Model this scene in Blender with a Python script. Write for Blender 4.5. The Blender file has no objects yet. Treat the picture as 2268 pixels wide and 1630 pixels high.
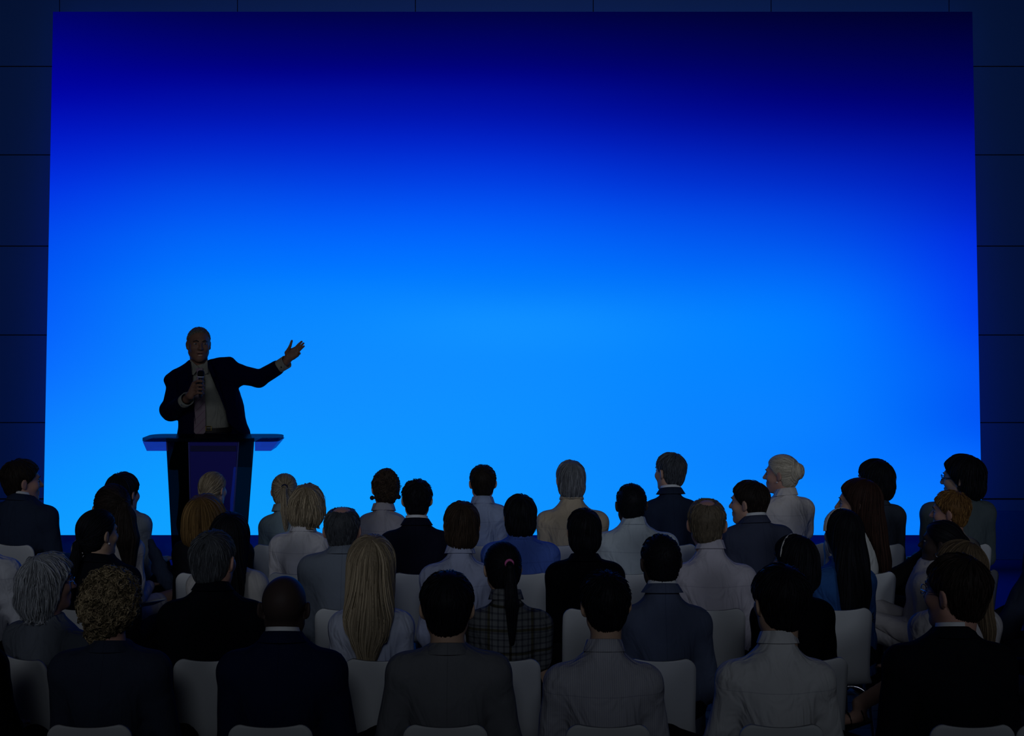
import bpy, math
import numpy as np
from mathutils import Vector, Matrix

# ------------------------------------------------------------------ camera, world, lights, exposure
SC = bpy.context.scene
COL = SC.collection
F = 2800.0          # focal length in pixels of the 2268 px wide frame
EYE = 2.30          # camera height
HOR = 654.0         # horizon row
CXP = 1134.0

cam_d = bpy.data.cameras.new('camera')
cam_d.sensor_width = 36.0
cam_d.lens = F / 2268.0 * 36.0
cam_d.shift_y = -(815.0 - HOR) / 2268.0
cam_d.clip_end = 100
cam = bpy.data.objects.new('camera', cam_d)
COL.objects.link(cam)
cam.location = (0, 0, EYE)
cam.rotation_euler = (math.pi / 2, 0, 0)
SC.camera = cam

world = bpy.data.worlds.new('world')
SC.world = world
world.use_nodes = True
world.node_tree.nodes['Background'].inputs[0].default_value = (0.30, 0.42, 1.0, 1)
world.node_tree.nodes['Background'].inputs[1].default_value = 0.004

SC.view_settings.view_transform = 'Standard'
SC.view_settings.look = 'None'
SC.view_settings.exposure = 0.0
SC.view_settings.gamma = 1.0
SC.view_settings.use_curve_mapping = False


def spot(name, loc, aim, energy, color, angle, blend, size):
    l = bpy.data.lights.new(name, 'SPOT')
    l.energy = energy
    l.color = color
    l.spot_size = math.radians(angle)
    l.spot_blend = blend
    l.shadow_soft_size = size
    o = bpy.data.objects.new(name, l)
    COL.objects.link(o)
    o.location = loc
    o.rotation_euler = (Vector(aim) - Vector(loc)).to_track_quat('-Z', 'Y').to_euler()
    return o


for sx, col in ((-4.2, (0.84, 0.90, 1.0)), (0.0, (0.78, 0.87, 1.0)), (4.2, (0.78, 0.87, 1.0))):
    spot('house_spot', (sx, -3.0, 5.0), (sx * .55, 10.0, 3.60), 500, col, 55.5, 1.0, 0.9)


# ------------------------------------------------------------------ helpers
def at(px, py, d):
    return np.array([(px - CXP) * d / F, d, EYE - (py - HOR) * d / F])


def tag(o, label=None, cat=None, group=None, kind=None):
    if label: o['label'] = label
    if cat: o['category'] = cat
    if group: o['group'] = group
    if kind: o['kind'] = kind
    return o


def empty(name, loc, rz=0.0, parent=None):
    o = bpy.data.objects.new(name, None)
    o.empty_display_size = 0.1
    COL.objects.link(o)
    o.location = loc
    o.rotation_euler = (0, 0, rz)
    return o


def mesh(name, verts, faces, mat, parent=None, smooth=True, attr=None):
    """faces: list of int arrays (n,k)"""
    verts = np.asarray(verts, dtype=np.float32)
    me = bpy.data.meshes.new(name)
    faces = [np.asarray(f, dtype=np.int32) for f in faces if len(f)]
    me.vertices.add(len(verts))
    me.vertices.foreach_set('co', verts.ravel())
    nl = sum(f.size for f in faces)
    me.loops.add(nl)
    me.loops.foreach_set('vertex_index', np.concatenate([f.ravel() for f in faces]))
    cnt = np.concatenate([np.full(len(f), f.shape[1], np.int32) for f in faces])
    st = np.concatenate([[0], np.cumsum(cnt)[:-1]]).astype(np.int32)
    me.polygons.add(len(cnt))
    me.polygons.foreach_set('loop_start', st)
    me.polygons.foreach_set('loop_total', cnt)
    me.polygons.foreach_set('use_smooth', np.full(len(cnt), bool(smooth)))
    if attr is not None:
        a = me.attributes.new('strand', 'FLOAT', 'POINT')
        a.data.foreach_set('value', np.asarray(attr, np.float32))
    me.update(calc_edges=True)
    me.validate()
    me.materials.append(mat)
    o = bpy.data.objects.new(name, me)
    COL.objects.link(o)
    if parent is not None:
        o.parent = parent
    return o


class MB:
    def __init__(s):
        s.v = []; s.f = []; s.n = 0

    def add(s, v, faces):
        v = np.asarray(v, float).reshape(-1, 3)
        for f in faces:
            if len(f): s.f.append(np.asarray(f, int) + s.n)
        s.v.append(v); s.n += len(v)
        return s

    def box(s, lo, hi):
        x0, y0, z0 = lo; x1, y1, z1 = hi
        v = [(x0, y0, z0), (x1, y0, z0), (x1, y1, z0), (x0, y1, z0), (x0, y0, z1), (x1, y0, z1), (x1, y1, z1), (x0, y1, z1)]
        return s.add(v, [[(0, 3, 2, 1), (4, 5, 6, 7), (0, 1, 5, 4), (1, 2, 6, 5), (2, 3, 7, 6), (3, 0, 4, 7)]])

    def tube(s, pts, rad, sides=10, caps=True):
        v, f = tubes(np.asarray(pts, float)[None], np.broadcast_to(np.asarray(rad, float), (len(pts),))[None], sides)
        n = len(pts)
        fs = [f]
        if caps:
            fs.append([list(range(sides))[::-1]])
            fs.append([list(range((n - 1) * sides, n * sides))])
        return s.add(v, fs)

    def prism(s, poly, d):
        """poly (n,3) pushed by vector d"""
        p = np.asarray(poly, float); n = len(p)
        q = p + np.asarray(d, float)
        side = [(i, (i + 1) % n, (i + 1) % n + n, i + n) for i in range(n)]
        return s.add(np.vstack([p, q]), [[list(range(n))[::-1]], [list(range(n, 2 * n))], side])

    def rings(s, rs, closed=True, caps=True):
        """rs list of (m,3) loops lofted"""
        m = len(rs[0]); k = len(rs)
        f = []
        for i in range(k - 1):
            for j in range(m):
                a = i * m + j; b = i * m + (j + 1) % m
                f.append((a, b, b + m, a + m))
        fs = [f]
        if caps:
            fs.append([list(range(m))[::-1]]); fs.append([list(range((k - 1) * m, k * m))])
        return s.add(np.vstack(rs), fs)

    def build(s, name, mat, parent=None, smooth=False, bevel=0.0, seg=2):
        o = mesh(name, np.vstack(s.v), s.f, mat, parent, smooth)
        if bevel:
            m = o.modifiers.new('bevel', 'BEVEL'); m.width = bevel; m.segments = seg; m.limit_method = 'ANGLE'
        return o


def tubes(P, R, sides=3):
    """P (L,S,3) paths, R (L,S) radii -> verts, quads"""
    L, S, _ = P.shape
    T = np.gradient(P, axis=1)
    T /= np.linalg.norm(T, axis=2, keepdims=True) + 1e-9
    up = np.zeros_like(T); up[..., 2] = 1
    m = np.abs(T[..., 2]) > 0.9
    vert = m.mean(axis=1) > 0.5
    up[vert] = (0, 1, 0)
    A = np.cross(T, up); A /= np.linalg.norm(A, axis=2, keepdims=True) + 1e-9
    for i in range(1, S):
        fl = np.sum(A[:, i] * A[:, i - 1], axis=1) < 0
        A[fl, i] *= -1
    B = np.cross(T, A)
    ang = np.arange(sides) * 2 * math.pi / sides
    V = P[:, :, None, :] + R[:, :, None, None] * (np.cos(ang)[None, None, :, None] * A[:, :, None, :] + np.sin(ang)[None, None, :, None] * B[:, :, None, :])
    idx = np.arange(L * S * sides).reshape(L, S, sides)
    a = idx[:, :-1]; b = idx[:, 1:]
    q = np.stack([a, np.roll(a, -1, 2), np.roll(b, -1, 2), b], -1).reshape(-1, 4)
    return V.reshape(-1, 3), q


# ------------------------------------------------------------------ signed-distance modelling
def smin(a, b, k):
    h = np.clip(0.5 + 0.5 * (b - a) / k, 0, 1)
    return b * (1 - h) + a * h - k * h * (1 - h)


def smax(a, b, k):
    return -smin(-a, -b, k)


def axis(lo, hi, flo, fhi, fine, coarse):
    flo = max(flo, lo); fhi = min(fhi, hi)
    a = np.linspace(lo, flo, max(2, int(round((flo - lo) / coarse)) + 1)) if flo > lo + 1e-6 else np.array([lo])
    b = np.linspace(flo, fhi, max(2, int(round((fhi - flo) / fine)) + 1))
    c = np.linspace(fhi, hi, max(2, int(round((hi - fhi) / coarse)) + 1)) if hi > fhi + 1e-6 else np.array([hi])
    return np.unique(np.round(np.concatenate([a, b, c]), 5)).astype(np.float32)


class Field:
    def __init__(s, xs, ys, zs):
        s.a = [np.asarray(t, np.float32) for t in (xs, ys, zs)]
        s.v = np.full([len(t) for t in s.a], 0.2, np.float32)

    def sub(s, lo, hi):
        sl = tuple(slice(max(0, np.searchsorted(t, l) - 1), np.searchsorted(t, h) + 1) for t, l, h in zip(s.a, lo, hi))
        X = s.a[0][sl[0]][:, None, None]; Y = s.a[1][sl[1]][None, :, None]; Z = s.a[2][sl[2]][None, None, :]
        return sl, X, Y, Z

    def add(s, prim, k=0.01):
        fn, lo, hi = prim
        m = k + 0.012
        sl, X, Y, Z = s.sub(np.array(lo) - m, np.array(hi) + m)
        if s.v[sl].size:
            s.v[sl] = smin(s.v[sl], fn(X, Y, Z), k)
        return s

    def cut(s, prim, k=0.01):
        fn, lo, hi = prim
        sl, X, Y, Z = s.sub(np.array(lo) - k - .01, np.array(hi) + k + .01)
        if s.v[sl].size:
            s.v[sl] = smax(s.v[sl], -fn(X, Y, Z), k)
        return s

    def all(s, fn):
        X = s.a[0][:, None, None]; Y = s.a[1][None, :, None]; Z = s.a[2][None, None, :]
        s.v = fn(s.v, X, Y, Z).astype(np.float32)
        return s

    def mesh(s):
        v = s.v.copy()
        v[0] = v[-1] = 0.05; v[:, 0] = v[:, -1] = 0.05; v[:, :, 0] = v[:, :, -1] = 0.05
        ins = v < 0
        c = np.zeros(tuple(n - 1 for n in v.shape), np.int8)
        for i in (0, 1):
            for j in (0, 1):
                for k in (0, 1):
                    c += ins[i:v.shape[0] - 1 + i, j:v.shape[1] - 1 + j, k:v.shape[2] - 1 + k]
        I, J, K = np.nonzero((c > 0) & (c < 8))
        idx = np.full(c.shape, -1, np.int32); idx[I, J, K] = np.arange(len(I))
        acc = np.zeros((len(I), 3)); num = np.zeros(len(I))
        cor = [(i, j, k) for i in (0, 1) for j in (0, 1) for k in (0, 1)]
        for a in range(8):
            for b in range(a + 1, 8):
                ca, cb = cor[a], cor[b]
                if sum(abs(p - q) for p, q in zip(ca, cb)) != 1: continue
                va = v[I + ca[0], J + ca[1], K + ca[2]]; vb = v[I + cb[0], J + cb[1], K + cb[2]]
                m = (va < 0) != (vb < 0)
                t = np.where(m, va / np.where(m, va - vb, 1), 0)
                pa = np.stack([s.a[0][I + ca[0]], s.a[1][J + ca[1]], s.a[2][K + ca[2]]], 1)
                pb = np.stack([s.a[0][I + cb[0]], s.a[1][J + cb[1]], s.a[2][K + cb[2]]], 1)
                acc += np.where(m[:, None], pa + (pb - pa) * t[:, None], 0); num += m
        V = acc / num[:, None]
        Q = []
        for ax in range(3):
            sl0 = [slice(None)] * 3; sl1 = [slice(None)] * 3
            sl0[ax] = slice(0, -1); sl1[ax] = slice(1, None)
            e = ins[tuple(sl0)] != ins[tuple(sl1)]
            i, j, k = np.nonzero(e)
            o = ins[tuple(sl0)][i, j, k]
            p = [i, j, k]; u, w = (ax + 1) % 3, (ax + 2) % 3
            ok = (p[u] > 0) & (p[w] > 0) & (p[u] < v.shape[u] - 1) & (p[w] < v.shape[w] - 1)
            p = [t[ok] for t in p]; o = o[ok]

            def g(du, dw):
                q = [t.copy() for t in p]; q[u] -= du; q[w] -= dw
                return idx[q[0], q[1], q[2]]
            q4 = np.stack([g(1, 1), g(0, 1), g(0, 0), g(1, 0)], 1)
            q4[~o] = q4[~o][:, ::-1]
            Q.append(q4)
        return V, np.concatenate(Q)


def bb(pts, r):
    p = np.asarray(pts, float)
    return p.min(0) - r, p.max(0) + r


def ell(c, r, R=None):
    c = np.asarray(c, float); r = np.asarray(r, float)

    def fn(X, Y, Z):
        x, y, z = X - c[0], Y - c[1], Z - c[2]
        if R is not None:
            x, y, z = (R[0][0] * x + R[1][0] * y + R[2][0] * z, R[0][1] * x + R[1][1] * y + R[2][1] * z, R[0][2] * x + R[1][2] * y + R[2][2] * z)
        k0 = np.sqrt((x / r[0]) ** 2 + (y / r[1]) ** 2 + (z / r[2]) ** 2) + 1e-6
        k1 = np.sqrt((x / r[0] ** 2) ** 2 + (y / r[1] ** 2) ** 2 + (z / r[2] ** 2) ** 2) + 1e-6
        return k0 * (k0 - 1) / k1
    m = r.max() if R is not None else r
    return fn, c - m, c + m


def cap(a, b, ra, rb):
    a = np.asarray(a, float); b = np.asarray(b, float)
    d = b - a; L2 = (d ** 2).sum() + 1e-9

    def fn(X, Y, Z):
        t = np.clip(((X - a[0]) * d[0] + (Y - a[1]) * d[1] + (Z - a[2]) * d[2]) / L2, 0, 1)
        return np.sqrt((X - a[0] - t * d[0]) ** 2 + (Y - a[1] - t * d[1]) ** 2 + (Z - a[2] - t * d[2]) ** 2) - (ra + (rb - ra) * t)
    lo, hi = bb([a, b], max(ra, rb))
    return fn, lo, hi


def loft(lev, n=2.3, lo=None, hi=None):
    """lev rows (z, cx, cy, wx, wy), z ascending"""
    L = np.asarray(lev, float)

    def fn(X, Y, Z):
        z = Z
        zz = np.clip(z, L[0, 0], L[-1, 0])
        cx, cy, wx, wy = [np.interp(zz, L[:, 0], L[:, i]) for i in (1, 2, 3, 4)]
        q = (np.abs((X - cx) / wx) ** n + np.abs((Y - cy) / wy) ** n) ** (1.0 / n)
        d = (q - 1) * np.minimum(wx, wy)
        return np.maximum(d, np.maximum(z - L[-1, 0], L[0, 0] - z))
    lo_ = (min(L[:, 1] - L[:, 3]), min(L[:, 2] - L[:, 4]), L[0, 0])
    hi_ = (max(L[:, 1] + L[:, 3]), max(L[:, 2] + L[:, 4]), L[-1, 0])
    return fn, lo_, hi_


def smooth_levels(lev, n=5):
    L = np.asarray(lev, float)
    z = np.linspace(L[0, 0], L[-1, 0], (len(L) - 1) * n + 1)
    out = [z]
    # monotone-ish cubic
    for i in range(1, L.shape[1]):
        y = L[:, i]; x = L[:, 0]
        m = np.gradient(y, x)
        k = np.clip(np.searchsorted(x, z, side='right') - 1, 0, len(x) - 2)
        h = x[k + 1] - x[k]; t = (z - x[k]) / h
        out.append((2 * t ** 3 - 3 * t ** 2 + 1) * y[k] + (t ** 3 - 2 * t ** 2 + t) * h * m[k] + (-2 * t ** 3 + 3 * t ** 2) * y[k + 1] + (t ** 3 - t ** 2) * h * m[k + 1])
    return np.stack(out, 1)


def wrinkle(seed, amp, fr=14.0):
    rs = np.random.RandomState(seed)
    D = [(rs.uniform(-1, 1), rs.uniform(-.7, .7), rs.uniform(.6, 1.3), rs.uniform(0, 6)) for _ in range(4)]

    def fn(X, Y, Z):
        w = 0.6 * np.sin(X * 9 + Z * 5 + D[0][3]) + 0.6 * np.sin(Y * 11 - Z * 7 + D[1][3])
        s = 0
        for i, (a, b, c, p) in enumerate(D):
            f = fr * (1 + 0.55 * i)
            q = np.sin(f * (a * X + b * Y + c * Z) + p + 1.6 * w)
            s = s + (q * np.abs(q)) / (1 + .5 * i)
        return amp * s * 0.5
    return fn


def rotz(a):
    c, s = math.cos(a), math.sin(a)
    return np.array([[c, -s, 0], [s, c, 0], [0, 0, 1.0]])


def rotx(a):
    c, s = math.cos(a), math.sin(a)
    return np.array([[1.0, 0, 0], [0, c, -s], [0, s, c]])


def roty(a):
    c, s = math.cos(a), math.sin(a)
    return np.array([[c, 0, s], [0, 1.0, 0], [-s, 0, c]])


# ------------------------------------------------------------------ materials
def srgb(r, g, b):
    f = lambda c: (c / 255.0) / 12.92 if c <= 10 else ((c / 255.0 + 0.055) / 1.055) ** 2.4
    return (f(r), f(g), f(b))


MATS = {}


def nmat(name):
    m = bpy.data.materials.new(name); m.use_nodes = True
    nt = m.node_tree
    return m, nt, nt.nodes['Principled BSDF']


def N(nt, t, **kw):
    n = nt.nodes.new(t)
    for k, v in kw.items():
        if k.startswith('i_'):
            key = k[2:]
            n.inputs[int(key) if key.isdigit() else key].default_value = v
        else:
            setattr(n, k, v)
    return n


def basic(name, col, rough=0.8, spec=0.15, metal=0.0, noise=0.12, scale=30.0, bump=0.0):
    key = (name, tuple(col))
    if key in MATS: return MATS[key]
    m, nt, p = nmat(name)
    p.inputs['Roughness'].default_value = rough
    p.inputs['Specular IOR Level'].default_value = spec
    p.inputs['Metallic'].default_value = metal
    tc = N(nt, 'ShaderNodeTexCoord')
    nz = N(nt, 'ShaderNodeTexNoise', i_Scale=scale, i_Detail=3.0)
    nt.links.new(tc.outputs['Object'], nz.inputs['Vector'])
    mx = N(nt, 'ShaderNodeMix', data_type='RGBA')
    mx.inputs['A'].default_value = (*[c * (1 - noise) for c in col], 1)
    mx.inputs['B'].default_value = (*[min(1, c * (1 + noise)) for c in col], 1)
    nt.links.new(nz.outputs['Fac'], mx.inputs['Factor'])
    nt.links.new(mx.outputs['Result'], p.inputs['Base Color'])
    if bump:
        b = N(nt, 'ShaderNodeBump', i_Strength=bump, i_Distance=0.004)
        nt.links.new(nz.outputs['Fac'], b.inputs['Height'])
        nt.links.new(b.outputs['Normal'], p.inputs['Normal'])
    MATS[key] = m
    return m


def cloth(name, col, kind='plain', seam_z=None, back_seam=False, folds=0.35):
    m, nt, p = nmat(name)
    p.inputs['Roughness'].default_value = 0.95
    p.inputs['Specular IOR Level'].default_value = 0.04
    tc = N(nt, 'ShaderNodeTexCoord')
    sep = N(nt, 'ShaderNodeSeparateXYZ'); nt.links.new(tc.outputs['Object'], sep.inputs[0])
    nz = N(nt, 'ShaderNodeTexNoise', i_Scale=9.0, i_Detail=4.0)
    nt.links.new(tc.outputs['Object'], nz.inputs['Vector'])
    mx = N(nt, 'ShaderNodeMix', data_type='RGBA')
    mx.inputs['A'].default_value = (*[c * .86 for c in col], 1)
    mx.inputs['B'].default_value = (*[min(1, c * 1.14) for c in col], 1)
    nt.links.new(nz.outputs['Fac'], mx.inputs['Factor'])
    out = mx.outputs['Result']

    def lines(src, scale, width, dark, out):
        a = N(nt, 'ShaderNodeMath', operation='MULTIPLY', i_1=scale); nt.links.new(src, a.inputs[0])
        b = N(nt, 'ShaderNodeMath', operation='FRACT'); nt.links.new(a.outputs[0], b.inputs[0])
        c = N(nt, 'ShaderNodeMath', operation='LESS_THAN', i_1=width); nt.links.new(b.outputs[0], c.inputs[0])
        x = N(nt, 'ShaderNodeMix', data_type='RGBA'); x.blend_type = 'MULTIPLY'
        x.inputs['B'].default_value = (*dark, 1)
        nt.links.new(c.outputs[0], x.inputs['Factor']); nt.links.new(out, x.inputs['A'])
        return x.outputs['Result']

    def single(src, pos, w, dark, out):
        a = N(nt, 'ShaderNodeMath', operation='SUBTRACT', i_1=pos); nt.links.new(src, a.inputs[0])
        b = N(nt, 'ShaderNodeMath', operation='ABSOLUTE'); nt.links.new(a.outputs[0], b.inputs[0])
        c = N(nt, 'ShaderNodeMath', operation='LESS_THAN', i_1=w); nt.links.new(b.outputs[0], c.inputs[0])
        x = N(nt, 'ShaderNodeMix', data_type='RGBA'); x.blend_type = 'MULTIPLY'
        x.inputs['B'].default_value = (*dark, 1)
        nt.links.new(c.outputs[0], x.inputs['Factor']); nt.links.new(out, x.inputs['A'])
        return x.outputs['Result']
    if kind == 'plaid':
        out = lines(sep.outputs['X'], 40.0, .3, (.55, .55, .6), out)
        out = lines(sep.outputs['Z'], 40.0, .3, (.55, .55, .6), out)
        out = lines(sep.outputs['X'], 11.0, .12, (.5, .45, .3), out)
        out = lines(sep.outputs['Z'], 11.0, .12, (.5, .45, .3), out)
    if kind == 'stripe':
        out = lines(sep.outputs['X'], 130.0, .35, (.8, .8, .86), out)
    if kind == 'tie':
        cm = N(nt, 'ShaderNodeVectorMath', operation='DOT_PRODUCT'); cm.inputs[1].default_value = (-.7, 0, .7)
        nt.links.new(tc.outputs['Object'], cm.inputs[0])
        out = lines(cm.outputs['Value'], 26.0, .10, (.80, .58, .78), out)
    if seam_z is not None:
        out = single(sep.outputs['Z'], seam_z, .0016, (.78, .78, .82), out)
    if back_seam:
        out = single(sep.outputs['X'], 0.0, .0012, (.72, .72, .74), out)
    nt.links.new(out, p.inputs['Base Color'])
    # fine weave + soft folds
    mp = N(nt, 'ShaderNodeMapping'); mp.inputs['Scale'].default_value = (1.0, 1.0, 0.55)
    nt.links.new(tc.outputs['Object'], mp.inputs['Vector'])
    n2 = N(nt, 'ShaderNodeTexNoise', i_Scale=13.0, i_Detail=2.0, i_Distortion=1.2)
    nt.links.new(mp.outputs[0], n2.inputs['Vector'])
    b1 = N(nt, 'ShaderNodeBump', i_Strength=folds, i_Distance=0.05)
    nt.links.new(n2.outputs['Fac'], b1.inputs['Height'])
    n3 = N(nt, 'ShaderNodeTexNoise', i_Scale=700.0, i_Detail=1.0)
    nt.links.new(tc.outputs['Object'], n3.inputs['Vector'])
    b2 = N(nt, 'ShaderNodeBump', i_Strength=.25, i_Distance=0.001)
    nt.links.new(n3.outputs['Fac'], b2.inputs['Height']); nt.links.new(b1.outputs[0], b2.inputs['Normal'])
    nt.links.new(b2.outputs[0], p.inputs['Normal'])
    return m


def hairmat(name, c1, c2):
    key = ('hair', name)
    if key in MATS: return MATS[key]
    m, nt, p = nmat('hair_' + name)
    p.inputs['Roughness'].default_value = 0.62
    p.inputs['Specular IOR Level'].default_value = 0.12
    at_ = N(nt, 'ShaderNodeAttribute'); at_.attribute_name = 'strand'
    mx = N(nt, 'ShaderNodeMix', data_type='RGBA')
    mx.inputs['A'].default_value = (*c1, 1); mx.inputs['B'].default_value = (*c2, 1)
    nt.links.new(at_.outputs['Fac'], mx.inputs['Factor'])
    nt.links.new(mx.outputs['Result'], p.inputs['Base Color'])
    tc = N(nt, 'ShaderNodeTexCoord')
    mp = N(nt, 'ShaderNodeMapping'); mp.inputs['Scale'].default_value = (1, 1, .12)
    nt.links.new(tc.outputs['Object'], mp.inputs['Vector'])
    nz = N(nt, 'ShaderNodeTexNoise', i_Scale=260.0, i_Detail=2.0); nt.links.new(mp.outputs[0], nz.inputs['Vector'])
    b = N(nt, 'ShaderNodeBump', i_Strength=.5, i_Distance=.002); nt.links.new(nz.outputs['Fac'], b.inputs['Height'])
    nt.links.new(b.outputs[0], p.inputs['Normal'])
    MATS[key] = m
    return m


HAIR = {
    'black': ((.003, .003, .005), (.012, .013, .020)),
    'darkbrown': ((.010, .007, .006), (.035, .024, .020)),
    'brown': ((.020, .013, .009), (.075, .048, .032)),
    'reddark': ((.018, .008, .007), (.06, .028, .02)),
    'auburn': ((.05, .026, .009), (.25, .145, .05)),
    'ginger': ((.08, .035, .012), (.36, .19, .06)),
    'blonde': ((.10, .075, .045), (.50, .40, .27)),
    'darkblonde': ((.035, .026, .014), (.44, .34, .20)),
    'lightbrown': ((.05, .035, .022), (.20, .14, .085)),
    'platinum': ((.30, .26, .20), (.72, .64, .52)),
    'grey': ((.06, .062, .068), (.30, .31, .33)),
    'silver': ((.14, .15, .17), (.48, .50, .54)),
    'saltpepper': ((.02, .022, .026), (.13, .14, .16)),
    'sandy': ((.07, .055, .04), (.24, .19, .13)),
}
SKIN = {
    'light': (.46, .27, .20), 'pink': (.44, .24, .185), 'tan': (.36, .21, .14), 'dark': (.045, .030, .027), 'asian': (.42, .27, .19), 'mid': (.20, .11, .07),
}


def skin(k):
    return basic('skin_' + k, SKIN[k], rough=.6, spec=.18, noise=.08, scale=40, bump=.12)


CHAIR_WHITE = basic('white_shell', (.56, .57, .58), rough=.45, spec=.2, noise=.02)
CHROME = basic('chrome', (.55, .56, .6), rough=.18, spec=.5, metal=1.0, noise=.03)
RUBBER = basic('rubber', (.02, .02, .02), rough=.9)
SHOE = basic('shoe_leather', (.012, .012, .014), rough=.5, spec=.2)
GLASSM = basic('dark_frame', (.01, .01, .012), rough=.4, spec=.3)
WIRE = basic('wire_frame', (.35, .36, .4), rough=.3, spec=.4, metal=1.0)
EYEW = basic('eye_white', (.28, .27, .27), rough=.5, spec=.1)
IRIS = basic('iris', (.02, .025, .03), rough=.3, spec=.3)
BROW = basic('brow', (.03, .022, .018), rough=.9)


def transp(name, tint, diffuse, fac, rough=.25):
    """tinted glass sheet: what is behind shows through, multiplied by the tint"""
    m, nt, p = nmat(name)
    nt.nodes.remove(p)
    out = nt.nodes['Material Output']
    tr = N(nt, 'ShaderNodeBsdfTransparent'); tr.inputs['Color'].default_value = (*tint, 1)
    di = N(nt, 'ShaderNodeBsdfPrincipled'); di.inputs['Base Color'].default_value = (*diffuse, 1)
    di.inputs['Roughness'].default_value = rough; di.inputs['Specular IOR Level'].default_value = .25
    mx = N(nt, 'ShaderNodeMixShader'); mx.inputs[0].default_value = fac
    nt.links.new(tr.outputs[0], mx.inputs[1]); nt.links.new(di.outputs[0], mx.inputs[2]); nt.links.new(mx.outputs[0], out.inputs['Surface'])
    return m


# ------------------------------------------------------------------ the setting
D_SCR, D_SCR_TOP, D_WALL = 9.9, 10.114, 10.30
STAGE = 0.15


def wall_mat():
    m, nt, p = nmat('blue_wall_panels')
    p.inputs['Roughness'].default_value = .55; p.inputs['Specular IOR Level'].default_value = .15
    tc = N(nt, 'ShaderNodeTexCoord'); nz = N(nt, 'ShaderNodeTexNoise', i_Scale=2.0, i_Detail=3.0)
    nt.links.new(tc.outputs['Object'], nz.inputs['Vector'])
    mx = N(nt, 'ShaderNodeMix', data_type='RGBA')
    mx.inputs['A'].default_value = (.0003, .040, .22, 1); mx.inputs['B'].default_value = (.0004, .044, .245, 1)
    nt.links.new(nz.outputs['Fac'], mx.inputs['Factor']); nt.links.new(mx.outputs['Result'], p.inputs['Base Color'])
    return m


WALLM = wall_mat()
GROOVE = basic('panel_groove', (.002, .003, .006), rough=.9)
DARKW = basic('dark_room_paint', (.012, .014, .02), rough=.9)
STAGEM = basic('blue_stage_carpet', (.001, .035, .22), rough=.95, spec=.0, noise=.1, scale=60)


def floor_mat():
    m, nt, p = nmat('pale_plank_floor')
    p.inputs['Roughness'].default_value = .8; p.inputs['Specular IOR Level'].default_value = .03
    tc = N(nt, 'ShaderNodeTexCoord')
    br = N(nt, 'ShaderNodeTexBrick', i_Scale=1.0)
    br.inputs['Brick Width'].default_value = 1.2; br.inputs['Row Height'].default_value = .14
    br.inputs['Mortar Size'].default_value = .004
    br.inputs['Color1'].default_value = (.42, .42, .42, 1); br.inputs['Color2'].default_value = (.50, .50, .50, 1); br.inputs['Mortar'].default_value = (.05, .055, .07, 1)
    nt.links.new(tc.outputs['Object'], br.inputs['Vector'])
    nt.links.new(br.outputs['Color'], p.inputs['Base Color'])
    return m


tag(MB().box((-7, -4.5, -.1), (7, 10.6, 0)).build('floor', floor_mat()), kind='structure')
tag(MB().box((-7, -4.5, 6.2), (7, 10.6, 6.3)).build('ceiling', DARKW), kind='structure')
tag(MB().box((-7.1, -4.5, 0), (-7, 10.6, 6.2)).build('wall_left', DARKW), kind='structure')
tag(MB().box((7, -4.5, 0), (7.1, 10.6, 6.2)).build('wall_right', DARKW), kind='structure')
tag(MB().box((-7, -4.6, 0), (7, -4.5, 6.2)).build('wall_front', DARKW), kind='structure')

# back wall: panels with real gaps in front of a dark backing
wb = MB().box((-7, D_WALL + .03, 0), (7, D_WALL + .12, 6.2)).build('wall_back', GROOVE)
tag(wb, kind='structure')
fw = F / D_WALL
jz = [EYE - (y - HOR) / fw for y in (1106, 936, 742, 545, 343, 147)]
jz = jz + [jz[-1] + .725, jz[-1] + 1.45, 6.2]
jx = [-7.0] + [(-1134 + 132 - 394 * k + 0) / fw for k in (2, 1)] + [(132 + 394 * k - CXP) / fw for k in range(0, 6)] + [(132 + 394 * k - CXP) / fw for k in (6, 7)] + [7.0]
jx = sorted(set(round(x, 3) for x in jx if -7 <= x <= 7))
mb = MB()
rows = [(STAGE, jz[0])] + list(zip(jz[:-1], jz[1:]))
for zi, (z0, z1) in enumerate(rows):
    for x0, x1 in zip(jx[:-1], jx[1:]):
        g = .0035
        gz = .009 if zi in (0, 1) else .004
        if zi > 1 and zi < 6:     # side panels show no upright joint: they run on past the screen edge
            pass
        mb.box((x0 + g, D_WALL, z0 + gz), (x1 - g, D_WALL + .03, z1 - .004))
o = mb.build('wall_panels', WALLM, wb); o['label'] = 'dark blue wall panels with thin black joints'
tag(MB().box((-7, D_WALL - .012, STAGE), (7, D_WALL, EYE - (1131 - HOR) / fw)).build('baseboard_back', STAGEM), kind='structure')

# stage
D_STAGE = 8.32
st = MB().box((-7, D_STAGE, 0), (7, D_WALL - .012, STAGE)).build('floor_stage', STAGEM, bevel=.01)
tag(st, kind='structure')

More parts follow.
